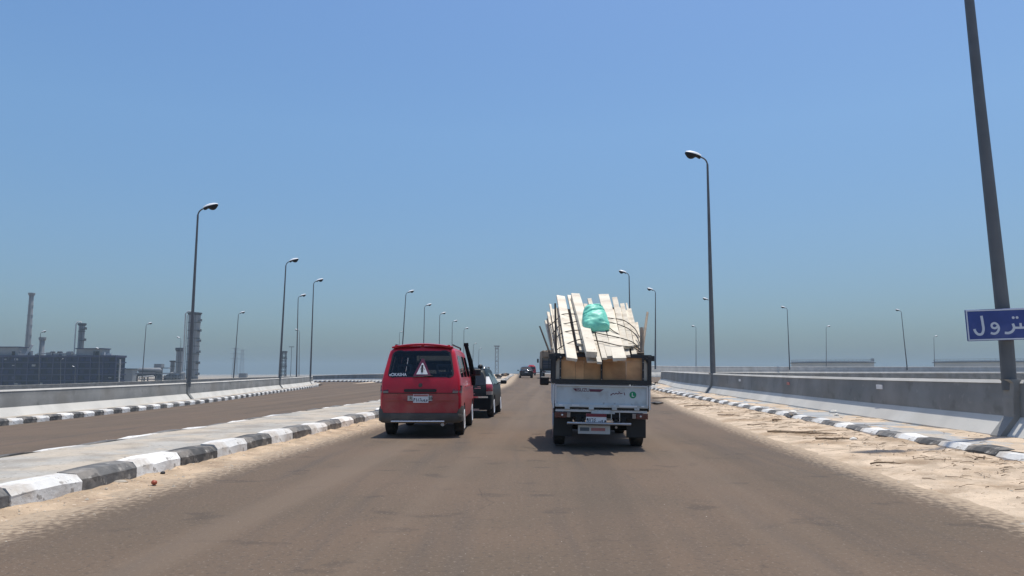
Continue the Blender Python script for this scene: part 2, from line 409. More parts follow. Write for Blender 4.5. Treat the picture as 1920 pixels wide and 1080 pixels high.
# embankment under the roads: a wide sand berm that falls to the plain
ys = [-24 + 4 * i for i in range(31)] + [105 + 15 * i for i in range(20)] + [420, 500, 600, 750, 900, 1150]
lef = spline([(p[1], p[0]) for p in LEFT_EDGE[:6]])
rows = []
for y in ys:
    z = ZR(y)
    if y < 90: xl, zl = lef(y) - 1.7, -.56
    else:
        t = min(1, (y - 90) / 22); xl, zl = (lef(90) - 1.7) * (1 - t) + (XL(y) - 17.0) * t, -.56 * (1 - t) + (z - .25) * t
    xr = XR(y) + 2.4
    rows.append([(xl - 9, y, PLAIN - .2), (xl - .5, y, zl - .3), (xl + .4, y, zl), (XL(y) - 4.2, y, min(-.12, z - .2) if y < 60 else z - .3), (XL(y), y, z - .1), (XR(y), y, z - .1), (xr, y, z - .1), (xr + .8, y, z - .4), (xr + 9, y, PLAIN - .2)])
struct(MB().grid(rows).build('embankment', M['sandpale']))
lp = path3(LEFT_EDGE[4:], 4); li = path3(LEFT_INNER[7:], 4)
def strip_between(a, b, n, cols, dz=0.):
    rows = []
    for i in range(n + 1):
        pa = a[min(len(a) - 1, round(i * (len(a) - 1) / n))]; pb = b[min(len(b) - 1, round(i * (len(b) - 1) / n))]
        rows.append([pa.lerp(pb, k / cols) + Vector((0, 0, dz)) for k in range(cols + 1)])
    return rows
def skirt(name, a, b, n):
    rows = strip_between(a, b, n, 2, -.6); out = []
    for r in rows:
        d = (r[0] - r[-1]); d.z = 0; d.normalize()
        out.append([r[0] + d * 9 + Vector((0, 0, PLAIN - .1 - r[0].z)), r[0] + d * 1.7] + r + [r[-1] - d * 1.7, r[-1] - d * 9 + Vector((0, 0, PLAIN - .1 - r[-1].z))])
    struct(MB().grid(out).build(name, M['sandpale']))
skirt('ramp_embankment_left', lp, li, 40)
rn, rf = path3(RAMP_NEAR, 3), path3(RAMP_FAR, 3)
skirt('ramp_embankment_right', rn[4:], rf, 40)

# ------------------------------------------------------------------ carriageways
def add_dust(o, fn):
    a = o.data.attributes.new('dust', 'FLOAT', 'POINT')
    a.data.foreach_set('value', [fn(v.co) for v in o.data.vertices])
SANDX = spline([(-20, 4.0), (2, 4.35), (7, 4.5), (10, 4.65), (16, 5.15), (28, 6.25), (43, 7.9), (60, 9.2), (80, 10.3), (120, 11.7), (1200, 12)])
rows = []
for y in [-20 + .8 * i for i in range(100)] + [60 + 5 * i for i in range(60)] + [360, 420, 500, 650, 800, 1000, 1150]:
    a, b = XL(y) - .1, XR(y) + .1
    rows.append([(a + (b - a) * k / 40, y, ZR(y)) for k in range(41)])
road = struct(MB().grid(rows).build('main_road', M['asphalt']))
def road_dust(c):
    d = 0.
    e = SANDX(c.y) - c.x
    if e < 1.1: d = max(d, 1 - max(0, e + .2) / .75)
    e = c.x - XL(c.y)
    if e < 1.5: d = max(d, 1 - max(0, e - .35) / .8)
    return max(-.3, d * .95) if d > 0 else -.3
add_dust(road, road_dust)
la, lb = path3(LEFT_EDGE, 2), path3(LEFT_INNER, 2)
o = struct(MB().grid(strip_between(la, lb, 140, 12, .0)).build('left_carriageway', M['asphalt']))
add_dust(o, lambda c: -.3)
o = struct(MB().grid(strip_between(rn, rf, 60, 8, .01)).build('ramp_road', M['asphalt']))
add_dust(o, lambda c: -.3)

# ------------------------------------------------------------------ kerbs: every painted stone is a piece
KP = [(0, -.06), (.005, .155), (.012, .165), (.085, .232), (.30, .240), (.30, -.06)]
def stone_meshes(L, n=4):
    out = {0: [], 1: []}
    for kcol in (0, 1):
        for i in range(n):
            rnd = random.Random(i * 7 + kcol)
            vs = []; nseg = 3
            for s in range(nseg + 1):
                y = -L / 2 + .006 + (L - .012) * s / nseg
                e = .012 if s in (0, nseg) else 0
                for k, (x, z) in enumerate(KP):
                    jx, jz = rnd.uniform(-.008, .008), rnd.uniform(-.01, .006)
                    if k in (0, 5): jz = 0
                    vs.append((x + jx + (e if k < 3 else 0), y + (rnd.uniform(-.006, .006) if 0 < s < nseg else 0), z + jz - (e if 0 < k < 5 else 0)))
            m = len(KP); fs = []
            for s in range(nseg):
                for k in range(m):
                    a, b = s * m + k, s * m + (k + 1) % m; fs.append((a, b, b + m, a + m))
            fs += [tuple(reversed(range(m))), tuple(range(nseg * m, nseg * m + m))]
            me = MB().add(vs, fs).mesh('kerb_stone', 22); me.materials.append(M['kblack'] if kcol else M['kwhite'])
            out[kcol].append(me)
    return out
def kerb(name, pts, L, side, sink=0., start=0, count=400, phase=0, smin=None, dbl=()):
    "stones along pts; side +1 = back of the stone to the right of travel"
    root = struct(empty(name, pts[0]))
    meshes = stone_meshes(L)
    P = path3(pts, .2); acc = 0.; i = 0; nxt = L / 2; cnt = 0
    for a, b in zip(P, P[1:]):
        d = (b - a).length
        while acc + d >= nxt and cnt < count:
            p = a.lerp(b, (nxt - acc) / d); t = (b - a).normalized()
            rz = math.atan2(-t.x, t.y)
            o = bpy.data.objects.new('kerb_stone', random.choice(meshes[(i + phase) % 2])); COL.objects.link(o)
            o.parent = root; o.location = p - root.location + Vector((random.uniform(-.012, .012), 0, random.uniform(-.012, .006) - sink))
            o.rotation_euler = (random.uniform(-.012, .012), random.uniform(-.02, .02), rz + random.uniform(-.008, .008) + (math.pi if side < 0 else 0))
            o.scale = (1, 1, random.uniform(.94, 1.06))
            i += 1; cnt += 1; nxt += L
        acc += d
    return root
kl = [(XL(y), y, ZR(y)) for y in (5.12, 8, 12, 16, 22, 30, 40, 52, 66, 80, 100, 125, 150)]
kerb('median_kerb', kl, 1.07, -1, phase=0)
kr = [(XR(y), y, ZR(y)) for y in (4.0, 8, 12, 16, 22, 30, 40, 52, 66)]
kerb('right_kerb', kr, .80, 1, sink=.05, phase=0)
kerb('left_kerb', [p for p in LEFT_EDGE if 0 <= p[1] <= 113], .78, -1, phase=0)
kerb('median_back_kerb', [p for p in LEFT_INNER if 0 <= p[1] <= 71], 1.07, 1, phase=0)
kerb('gore_kerb', [p for p in LEFT_INNER if 70 <= p[1] <= 140], 1.07, 1, phase=1)

# pavements
rows = []
for i in range(200):
    y = 0 + i * .4
    a = XL(y) - .28; lb_ = None
    b = spline([(p[1], p[0]) for p in LEFT_INNER[:10]])(y) + .28
    rows.append([(a + (b - a) * k / 14, y, ZR(y) + .212 + .02 * noise.noise((a + (b - a) * k / 14, y, 0))) for k in range(15)])
struct(MB().grid(rows).build('median_pavement', M['pave'], smooth=60))
rows = []
for i in range(180):
    y = 2 + i * .4
    a, b = XR(y) + .28, XR(y) + 1.9
    rows.append([(a + (b - a) * k / 8, y, ZR(y) + .165) for k in range(9)])
struct(MB().grid(rows).build('right_pavement', M['pavegrey']))
P = path3(LEFT_EDGE[:8], 3)
o = struct(MB().sweep(P, [(-.28, .212), (-1.3, .212)], closed=False).build('left_pavement', M['pave']))

# ------------------------------------------------------------------ drifted sand
def drift(name, x0, x1, hfun, ya, yb, nx, m, dy=.16):
    rows = []; y = ya
    while y < yb:
        a, b = x0(y), x1(y)
        rows.append([(a + (b - a) * k / nx, y, ZR(y) + hfun(a + (b - a) * k / nx, y, k / nx)) for k in range(nx + 1)])
        y += dy * max(1, y / 14)
    o = MB().grid(rows).build(name, m, smooth=180); tag(o, kind='stuff'); return o
def fbm(x, y, s): return noise.fractal((x * s, y * s, 3.1), .8, 2.1, 5)
def h1(x, y, u):
    e = x - SANDX(y); n = fbm(x, y, 1.1)
    return -.012 + .032 * max(-1, min(1.0, e / .6)) + .065 * max(0, min(1, e / 2.2)) + .032 * n * max(.12, min(1, (e + .1) / 1.4)) + (.016 * noise.noise((x * 5, y * 5, 0)) + .011 * noise.noise((x * 13, y * 13, 2))) * max(.35, min(1, e / .7))
s1 = drift('sand_drift', lambda y: SANDX(y) - .9, lambda y: XR(y) + .03, h1, 2, 70, 44, M['sand'])
tag(s1, 'pale sand drifted over the road edge along the right kerb', 'sand')
def h2(x, y, u):
    e = XL(y) + .62 + .12 * fbm(x, y, .7) - x
    return -.018 + .055 * max(-.5, min(1, e / .6)) + .03 * fbm(x, y, 2.2) + .012 * noise.noise((x * 9, y * 9, 4))
s2 = drift('sand_drift', lambda y: XL(y) - .03, lambda y: XL(y) + 1.1, h2, 3, 60, 18, M['sandbrown'], .12)
tag(s2, 'strip of brown sand lying against the striped median kerb', 'sand')
def h3(x, y, u):
    return .165 + .045 * (fbm(x, y * .6, .75) - .02) + .012 * noise.noise((x * 7, y * 7, 9))
s3 = drift('sand_drift', lambda y: XR(y) + .22, lambda y: XR(y) + 1.95, h3, 4, 66, 22, M['sandpale'])
tag(s3, 'patches of blown sand on the pavement below the right barrier', 'sand')

# ------------------------------------------------------------------ concrete barriers
# profile from the road side outwards: toe, near-vertical face with a ledge, coping
BP = [(0, -.1), (0, .05), (.26, .38), (.275, .72), (.28, .735), (.30, .98), (.33, 1.03), (.47, 1.03), (.50, .98), (.50, -.6)]
def barrier(name, pts, side, off, label, step=2.5, h=1.0, lamps=(), light=False, pdir=None):
    "side +1: the road is to the left of travel, the back of the barrier to the right"
    P = path3(pts, step)
    prof = [(side * (o + off), z * h + .15) for o, z in BP]
    toe = prof[:3] + [(side * (off + .30), .38 * h + .15), (side * (off + .30), -.1)]
    face = [prof[2]] + prof[3:6] + [(side * (off + .47), .98 * h + .15), (side * (off + .5), .9 * h), (side * (off + .5), -.6), (side * (off + .302), -.6), (side * (off + .302), .38 * h + .15)]
    cop = [(side * (off + .285), .975 * h + .15), (side * (off + .325), 1.035 * h + .15), (side * (off + .48), 1.035 * h + .15), (side * (off + .51), .985 * h + .15)]
    root = MB().sweep(P, face).build(name, M['conclight'] if light else M['conc'], smooth=35)  # light: shaded face coloured as if lit
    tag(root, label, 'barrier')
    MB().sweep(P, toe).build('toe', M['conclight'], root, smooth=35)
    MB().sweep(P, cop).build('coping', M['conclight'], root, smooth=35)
    for q in lamps:
        # pedestal round a lamp post: the same profile 9 cm proud
        i = min(range(len(P)), key=lambda k: (P[k] - Vector(q)).length_squared)
        t = (P[min(i + 1, len(P) - 1)] - P[max(0, i - 1)]).normalized()
        s = (Vector(q) - P[i]).dot(t); c = P[i] + t * s
        pp = [(side * (o + off - .10), z * h + .15) for o, z in BP[:6]] + [(side * (off + .13), 1.045 * h + .15), (side * (off + .60), 1.045 * h + .15), (side * (off + .60), -.6), (side * (off - .1), -.3)]
        MB().sweep([c - t * .15, c + t * .15], pp).build('pedestal', M['conc'], root)
    return root
ped_left = [(-19.0, 45, 0), (-21.2, 72, 0), (-24.4, 95, 0)]
barrier('concrete_barrier', LEFT_EDGE, -1, 1.0, 'long pale concrete barrier along the far left edge, refinery behind it', lamps=ped_left)
kr2 = [(XR(y), y, ZR(y)) for y in (2, 8, 14, 20, 30, 40, 50)]
ped_right = [(8.6, 13.55, 0), (10.6, 39.5, 0)]
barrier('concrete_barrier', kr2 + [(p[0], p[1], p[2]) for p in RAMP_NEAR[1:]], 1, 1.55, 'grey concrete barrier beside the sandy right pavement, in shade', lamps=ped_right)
barrier('concrete_barrier', [(13.0, 86, .75)] + RAMP_FAR[1:], -1, .3, 'distant concrete parapet with lamp posts beyond the right barrier', h=1.5, light=True)
barrier('concrete_barrier', [p for p in LEFT_INNER if p[1] >= 84], 1, .9, 'concrete parapet behind the curved striped kerb left of the red van')
barrier('concrete_barrier', [(XR(y) + .3, y, ZR(y)) for y in (88, 100, 120, 150, 200, 300, 500)], 1, 1.2, 'far concrete barrier running on beyond the loaded truck', step=8)
barrier('concrete_barrier', [(XL(y) - 15.3, y, ZR(y) - .2) for y in (104, 120, 150, 200, 300, 500)], -1, .3, 'far concrete barrier under the lamp posts left of the road', step=8)

# reflectors on the right barrier and the left one
def reflector(px, py, Y, face, label, m='reflect', wd=.22, hh=.09):
    p = at(px, py, Y)
    o = MB().box((0, 0, 0), (.02, wd, hh)).build('reflector', M[m]); bevel(o, .006, 1)
    o.location = p
    tag(o, label, 'reflector')
    return o
def on_right(px, py):
    # point on the right barrier face for a pixel: march
    Y = 8.
    while Y < 70:
        p = at(px, py, Y)
        zz = (p.z - ZR(Y) - .15)
        if p.x >= XR(Y) + 1.55 + .25 + .04 * (zz - .3) / .7 - .012: return Y
        Y += .01
    return Y
for px, py, mm, lb in ((1649, 725.5, 'reflect', 'white rectangular plate on the right barrier, nearest the sign post'), (1387, 713, 'reflect', 'small white plate on the right barrier past the lamp post'), (1290, 708, 'reflect', 'tiny white plate far along the right barrier'), (1478, 719, 'platered', 'dull red plate on the right barrier')):
    reflector(px, py, on_right(px, py), 1, lb, mm, *((.32, .11) if px == 1649 else (.26, .1)))

# ------------------------------------------------------------------ lamp posts
HEADM = None
def head_meshes():
    rows = []; n = 10
    for i in range(n + 1):
        u = i / n; w = .19 * (math.sin(math.pi * min(1, .12 + u * .80)) ** .6); x = u * .75
        up = .15 * (math.sin(math.pi * min(1, .14 + u * .78)) ** .7)
        rows.append([(x, w * math.cos(a), up * max(0, math.sin(a))) for a in [math.pi * k / 10 for k in range(11)]])
    a = MB().grid(rows)
    a.add([p for p in rows[0]], [tuple(range(11))]); a.add([p for p in rows[-1]], [tuple(range(11))])
    top = a.mesh('lamp_head', 50); top.materials.append(M['head'])
    rows = []
    for i in range(n + 1):
        u = i / n; x = u * .75; w = .18 * (math.sin(math.pi * min(1, .12 + u * .80)) ** .6)
        d = .07 + (.17 * max(0, math.sin(math.pi * (u - .30) / .66)) ** .7 if .30 < u < .96 else 0) + (.04 if u < .2 else 0)
        rows.append([(x, w * math.cos(t), -d * abs(math.sin(t)) ** .7 - .002) for t in [math.pi * k / 8 for k in range(9)]])
    b = MB().grid(rows); b.add(rows[0], [tuple(range(9))]); b.add(rows[-1], [tuple(range(9))])
    bot = b.mesh('lens', 50); bot.materials.append(M['lens'])
    return top, bot
HEAD, LENS = head_meshes()
def lamp(base, top, d, label, group, r0=.115, r1=.055, hs=1.15, arm=.42, rz=0.):
    "tapered post from base to its knee (top), curved arm and head towards d = +1 right / -1 left"
    base, top = Vector(base), Vector(top)
    t = empty('lamp_post', base); tag(t, label, 'lamp post', group)
    k = top - base
    MB().tube([(0, 0, 0), (0, 0, .9), k * .5, k], [r0 * 1.0, r0, (r0 + r1) / 2, r1], 10).build('pole', M['pole'], t, smooth=60)
    ex = Vector((d * math.cos(rz), math.sin(rz), 0))
    pts = [k, k + ex * .06 + Vector((0, 0, .18)), k + ex * .2 + Vector((0, 0, .33)), k + ex * arm + Vector((0, 0, .42))]
    pts = path3([tuple(p) for p in pts], .08)
    MB().tube(pts, [r1 * .8] * len(pts), 8).build('arm', M['pole'], t, smooth=60)
    h = link('lamp_head', HEAD, None, t); h.location = pts[-1] - ex * .06
    h.rotation_euler = (0, R(-17), math.atan2(ex.y, ex.x)); h.scale = (hs,) * 3
    l = link('lens', LENS, None, h)
    return t
def plamp(bx, by, Y, tx, ty, d, label, group, zb=None, lean=True, **kw):
    b = at(bx, by, Y); t = at(tx, ty, Y)
    if zb is not None: b.z = zb
    return lamp(b, t, d, label, group, **kw)
G1, G2, G3 = 'lamp posts on the left barrier', 'lamp posts along the far left of the road', 'lamp posts on the right'
G4 = 'small far lamp posts'
plamp(354, 722, 45, 371, 403, 1, 'tallest lamp post on the left barrier, in front of the refinery column', G1, zb=.5)
plamp(524, 715, 72, 536, 498, 1, 'second lamp post on the left barrier, right of the refinery column', G1, zb=.5)
plamp(582, 705, 95, 588, 533, 1, 'lamp post at the end of the left barrier, third in its row', G1, zb=.6)
plamp(556, 700, 117, 559, 560, 1, 'slim lamp post between the second and third posts of the left barrier', G1, zb=.3)
plamp(438, 707, 142, 447, 591, 1, 'lamp post on the left ramp, right of the refinery column', G1, zb=-.2)
plamp(266, 716, 156, 274, 611, 1, 'lamp post on the left ramp, right of the dark building', G1, zb=-1.)
plamp(72, 724, 171, 76, 626, 1, 'lamp post in front of the dark building, bright head beside the short stack', G1, zb=-2.)
plamp(751, 700, 111, 761, 553, 1, 'tall leaning lamp post rising behind the left of the red van', G2, zb=.7)
plamp(793, 700, 132, 796, 577, 1, 'lamp post rising behind the middle of the red van roof', G2, zb=.7)
plamp(823, 700, 151, 824.5, 592, 1, 'lamp post behind the right half of the red van roof', G2, zb=.7)
plamp(847, 700, 175, 848, 606, 1, 'lamp post behind the right end of the red van roof', G2, zb=.7)
plamp(869, 700, 201, 870, 619, 1, 'lamp post just right of the red van, left of its black pipe', G2, zb=.7)
plamp(885, 701, 232, 888, 647, 1, 'faint lamp post above the dark green car', G2, zb=.7, hs=.8)
plamp(897, 701, 262, 898, 656, 1, 'faintest thin lamp post above the dark green car', G2, zb=.7, hs=.8)
plamp(749, 701, 235, 749, 625, 1, 'thin far post beside the leaning lamp post over the red van', G4, zb=-1, hs=.9)
plamp(561, 702, 200, 561.5, 622, -1, 'short far lamp post right of the second left barrier lamp', G4, zb=-2.)
plamp(339, 706, 226, 339, 636, -1, 'short dark-headed lamp post left of the refinery column', G4, zb=-3.5)
plamp(186, 718, 235, 186.5, 656, -1, 'lamp post at the right end of the dark building', G4, zb=-4.)
plamp(114, 719, 240, 114, 676, 1, 'plain thin post in front of the middle of the dark building', G4, zb=-4.2, hs=.7)
plamp(141, 719, 240, 141, 690, -1, 'short post with a white head before the dark building', G4, zb=-4.2, hs=.9)
NEARPOST = plamp(1891, 700, 13.6, 1783, -330, -1, 'nearest lamp post at the right edge, carrying the blue sign', G3, zb=1.0, r0=.125, r1=.065)
NEARPOST.children[0].data.materials[0] = M['polelight']
plamp(1337, 703, 39.5, 1326.5, 308, -1, 'tall lamp post on the right barrier, right of the loaded truck', G3, zb=1.0, r0=.14)
plamp(1183, 700, 88, 1179.5, 518, -1, 'lamp post rising behind the right side of the plank load', G3, zb=1.2, r0=.13)
plamp(1229, 698, 109, 1229, 549, -1, 'lamp post just right of the loaded truck', G3, zb=1.9, r0=.13)
plamp(1335, 699, 130, 1331, 566, -1, 'far lamp post mostly hidden by the tall right post', G3, zb=2.)
plamp(1481, 699, 149.5, 1476, 581, -1, 'lamp post on the distant parapet left of the first storage tank', G3, zb=2.)
plamp(1701, 694, 159, 1690, 586, -1, 'lamp post on the distant parapet between the two storage tanks', G3, zb=2.)
plamp(1305, 695, 205, 1305, 615, -1, 'far short lamp post left of the tall right post', G4, zb=1.)
plamp(1549, 695, 213, 1549, 615, 1, 'far lamp post standing in front of the first storage tank', G4, zb=.5)
plamp(1752, 693, 250, 1751, 633, 1, 'far lamp post at the left end of the second storage tank', G4, zb=.5)
tp = empty('lamp_post', at(545, 702, 330)); tag(tp, 'far slim mast with a flat twin-arm top left of the road', 'lamp post', G4)
MB().tube([(0, 0, -4), (0, 0, 12)], [.16, .1], 6).build('pole', M['pole'], tp)
MB().box((0, 0, 12.05), (2.2, .5, .22)).build('lamp_head', M['lens'], tp)

# ------------------------------------------------------------------ lettering drawn as flat ribbons
def ribbon(mb, pts, wd, P, d, smooth=True):
    if smooth and len(pts) > 2:
        q = path3([(u, v, 0) for u, v in pts], max(wd * .5, 1e-4)); pts = [(p.x, p.y) for p in q]
    n = len(pts); vs = []
    for i, (u, v) in enumerate(pts):
        a, b = pts[max(0, i - 1)], pts[min(n - 1, i + 1)]
        tx, ty = b[0] - a[0], b[1] - a[1]; L = math.hypot(tx, ty) or 1
        nx, ny = -ty / L * wd / 2, tx / L * wd / 2
        vs += [P(u + nx, v + ny, d), P(u - nx, v - ny, d)]
    mb.add(vs, [(2*i, 2*i + 1, 2*i + 3, 2*i + 2) for i in range(n - 1)])
def dot(mb, u, v, r, P, d, n=10):
    mb.add([P(u + r * math.cos(2*math.pi*k/n), v + r * math.sin(2*math.pi*k/n), d) for k in range(n)], [tuple(range(n))])
def text_mesh(body, size, wd=None):
    c = bpy.data.curves.new('lettering', 'FONT'); c.body = body; c.size = size; c.offset = size * .02; c.align_x = 'CENTER'; c.align_y = 'CENTER'
    o = bpy.data.objects.new('lettering', c); COL.objects.link(o)
    me = bpy.data.meshes.new_from_object(o.evaluated_get(bpy.context.evaluated_depsgraph_get()))
    bpy.data.objects.remove(o); bpy.data.curves.remove(c)
    xs = [v.co.x for v in me.vertices]; k = (wd / (max(xs) - min(xs))) if wd else 1
    for v in me.vertices: v.co.x *= k
    me.materials.clear()
    return me
DIG = {'1': [[(.45, 1), (.55, 0)]], '2': [[(.2, .0), (.35, .95), (.5, .72), (.85, .78), (.85, .98)]], '3': [[(.15, 0), (.3, 1), (.42, .7), (.58, .98), (.7, .7), (.88, .98)]],
       '6': [[(.1, .85), (.3, 1), (.75, .95), (.7, 0)]], '7': [[(.08, 1), (.5, 0), (.92, 1)]], '8': [[(.08, 0), (.5, 1), (.92, 0)]],
       '9': [[(.75, .7), (.5, .55), (.3, .75), (.5, 1), (.74, .85), (.78, 0)]], '4': [[(.75, 1), (.3, .75), (.6, .52), (.25, .25), (.75, 0)]],
       'n': [[(.05, .5), (.15, .1), (.5, 0), (.85, .12), (.95, .5)]], 's': [[(.0, .1), (.25, 0), (.4, .25), (.65, .6), (.95, .45), (.9, .15), (.4, .12)]],
       'b': [[(.05, .5), (.1, .15), (.5, .1), (.9, .15), (.95, .5)]], 'a': [[(.1, .55), (.5, .6), (.35, .3), (.9, .15), (.1, .05)]]}
def plate_text(mb, chars, u0, v0, cw, chh, wd, P, d):
    u = u0
    for c in chars:
        if c != ' ':
            for st in DIG[c]: ribbon(mb, [(u + x * cw * .8, v0 + y * chh) for x, y in st], wd, P, d, smooth=c not in '1678')
        u += cw

# ------------------------------------------------------------------ blue road sign on the nearest post
sp = at(1889, 608, 13.38)
sg = empty('road_sign', sp, (0, R(-1.6), R(-6))); tag(sg, 'blue road sign with white Arabic lettering on the nearest lamp post', 'sign')
SW, SH = 1.41, .565
bevel(MB().box((0, 0, 0), (SW, .03, SH)).build('panel', M['signblue'], sg), .01, 1)
fr = MB()
for c, d in (((0, -.018, SH/2 - .02), (SW - .02, .008, .022)), ((0, -.018, -SH/2 + .02), (SW - .02, .008, .022)), ((-SW/2 + .02, -.018, 0), (.022, .008, SH - .064)), ((SW/2 - .02, -.018, 0), (.022, .008, SH - .064))): fr.box(c, d)
fr.build('border', M['signwhite'], sg)
def SP(u, v, d): return (-SW/2 + (u - 268) / 104 / 3.72, -.0165 - d, SH/2 - (v - 150) / 104 / 3.72)
lt = MB(); W_ = 17
ribbon(lt, [(372, 195), (376, 250), (376, 295), (362, 322), (338, 322), (320, 298), (318, 285)], W_, SP, .002)
ribbon(lt, [(474, 262), (455, 248), (434, 258), (436, 278), (456, 284), (474, 270)], W_ * .85, SP, .0024)
ribbon(lt, [(473, 262), (478, 285), (466, 312), (445, 322), (422, 316)], W_ * .9, SP, .0028)
ribbon(lt, [(572, 256), (578, 284), (565, 308), (540, 320), (514, 318)], W_, SP, .002)
ribbon(lt, [(572, 284), (600, 286), (640, 286), (690, 286), (708, 280), (712, 250)], W_ * .9, SP, .0024)
ribbon(lt, [(622, 284), (622, 254)], W_ * .9, SP, .0028); ribbon(lt, [(664, 284), (664, 250)], W_ * .9, SP, .0028)
for u, v in ((579, 215), (604, 215), (660, 312)): dot(lt, u, v, 9.5, SP, .0026)
lt.build('lettering', M['signwhite'], sg)
br = MB()
for z in (-.18, .18): br.box((-.04, .06, z), (.34, .10, .04))
br.build('bracket', M['pole'], sg)

# ------------------------------------------------------------------ vehicles: shared builders
def half_section(zb, zs, zbelt, zroof, wb, ws, wbelt, wroof, r=.12, crown=.03):
    p = [(0, zb), (wb * .6, zb), (wb, zb + .02), (ws, zs), ((ws + wbelt) / 2 + .012, (zs + zbelt) / 2), (wbelt, zbelt)]
    zt = zroof - r; p += [(wbelt + (wroof - wbelt) * .5, zbelt + (zt - zbelt) * .5), (wroof, zt)]
    for a in (30, 60, 85): p.append((wroof - r * 1.2 * (1 - math.cos(R(a))), zt + r * math.sin(R(a))))
    we = p[-1][0]
    p += [(we * .6, zroof + crown * .65), (we * .25, zroof + crown * .95), (0, zroof + crown)]
    return p
def loft_body(stations, rake, fall=.8, bow=.05, grow=0., ylo=None, yhi=None):
    """closed loft; stations = (y, half_section tuple). rake(z) leans the rear end forward; returns an MB"""
    S = stations
    flat = [(y,) + tuple(c for p in s for c in p) for y, s in S]
    mb = MB(); npt = len(S[0][1]); rings = []
    for row in flat:
        y = row[0]; hs_ = [(row[1 + 2*i], row[2 + 2*i]) for i in range(npt)]
        ring = [(-x, z) for x, z in hs_] + [(x, z) for x, z in reversed(hs_[1:-1])]
        k = 1 - min(1, y / fall); k = k * k * (3 - 2 * k)
        rings.append([(x, y + rake(z) * k, z) for x, z in ring])
    n = len(rings[0]); vs = [p for r in rings for p in r]; fs = []
    for i in range(len(rings) - 1):
        for k in range(n):
            a, b = i * n + k, i * n + (k + 1) % n; fs.append((a, b, b + n, a + n))
    # end caps as grids with a bow in plan
    for e, sgn in ((0, -1), (len(rings) - 1, 1)):
        r = rings[e]; base = len(vs); cols = 8; idx = []
        for j in range(1, npt - 1):
            a, b = r[j], r[n - j]; row_ = [e * n + j]
            for c in range(1, cols):
                t = c / cols; x = a[0] + (b[0] - a[0]) * t
                vs.append((x, a[1] + sgn * bow * (1 - (2 * t - 1) ** 2), a[2])); row_.append(len(vs) - 1)
            row_.append(e * n + n - j); idx.append(row_)
        for ra, rb in zip(idx, idx[1:]):
            for c in range(cols): fs.append((ra[c], ra[c + 1], rb[c + 1], rb[c]))
        fs.append(tuple([e * n] + idx[0])); fs.append(tuple([e * n + npt - 1] + idx[-1][::-1]))
    return mb.add(vs, fs)
def rows_patch(a, b, n, xl, xr, nx, fn):
    "grid between parameter a..b, row limits xl/xr(param), point fn(u, param)"
    out = []
    for i in range(n + 1):
        t = a + (b - a) * i / n; l, r = xl(t), xr(t)
        out.append([Vector(fn(l + (r - l) * k / nx, t)) for k in range(nx + 1)])
    return out
def rounded(a, b, lo, hi, rad, sgn):
    "edge of a trapezoid running from lo at a to hi at b with rounded ends (sgn: +1 right edge, -1 left edge)"
    def f(t):
        base = lo + (hi - lo) * (t - a) / (b - a); d = min(t - a, b - t); c = 0
        if d < rad: c = rad - math.sqrt(max(0, rad * rad - (rad - d) ** 2))
        return base - sgn * c
    return f
def solid_patch(rows, off, th):
    "closed slab from a grid of points: pushed th along off"
    off = Vector(off); n, m = len(rows), len(rows[0]); vs = [p for r in rows for p in r] + [p + off * th for r in rows for p in r]
    N = n * m; fs = []
    for i in range(n - 1):
        for k in range(m - 1):
            q = (i*m + k, i*m + k + 1, (i+1)*m + k + 1, (i+1)*m + k); fs.append(q); fs.append(tuple(x + N for x in reversed(q)))
    rim = [k for k in range(m)] + [i*m + m - 1 for i in range(1, n)] + [(n-1)*m + k for k in range(m - 2, -1, -1)] + [i*m for i in range(n - 2, 0, -1)]
    for a, b in zip(rim, rim[1:] + rim[:1]): fs.append((b, a, a + N, b + N))
    return MB().add(vs, fs)
def boolean(mb, cutters, name, paint):
    o = link(name, mb.mesh(name), paint); tmp = []
    for c in cutters:
        q = link('cutter', c.mesh('cutter'), M['under']); tmp.append(q)
        m = o.modifiers.new('b', 'BOOLEAN'); m.operation = 'DIFFERENCE'; m.object = q; m.solver = 'EXACT'; m.material_mode = 'TRANSFER'
    dg = bpy.context.evaluated_depsgraph_get(); dg.update()
    me = bpy.data.meshes.new_from_object(o.evaluated_get(dg)); me.name = name
    bpy.data.objects.remove(o)
    for q in tmp: bpy.data.objects.remove(q)
    me.shade_smooth(); me.set_sharp_from_angle(angle=R(32))
    return me
def tyre_mesh(r, wd):
    p = [(r * .62, -wd/2), (r * .86, -wd/2), (r * .96, -wd * .44), (r, -wd * .3), (r, wd * .3), (r * .96, wd * .44), (r * .86, wd/2), (r * .62, wd/2)]
    return MB().lathe(p + [p[0]], 28, Matrix.Rotation(R(90), 3, 'Y'))
def rim_mesh(r, wd, s):
    "dished wheel disc facing s (+1 = +x)"
    p = [(r * .64, s * wd * .5), (r * .62, s * wd * .55), (r * .56, s * wd * .5), (r * .5, s * wd * .3), (r * .34, s * wd * .26), (r * .26, s * wd * .36), (r * .14, s * wd * .4), (.001, s * wd * .42)]
    mb = MB().lathe(p, 24, Matrix.Rotation(R(90), 3, 'Y'))
    return mb
def add_wheels(t, spots, r, wd, rimmat='rim', dual=False):
    for x, y in spots:
        s = 1 if x > 0 else -1
        wh = tyre_mesh(r, wd).build('wheel', M['rubber'], t, smooth=40); wh.location = (x, y, r)
        rim_mesh(r, wd, s).build('rim', M[rimmat], wh, smooth=40)
        MB().lathe([(r * .55, -s * wd * .3), (.001, -s * wd * .3)], 16, Matrix.Rotation(R(90), 3, 'Y')).build('brake_drum', M['under'], wh)

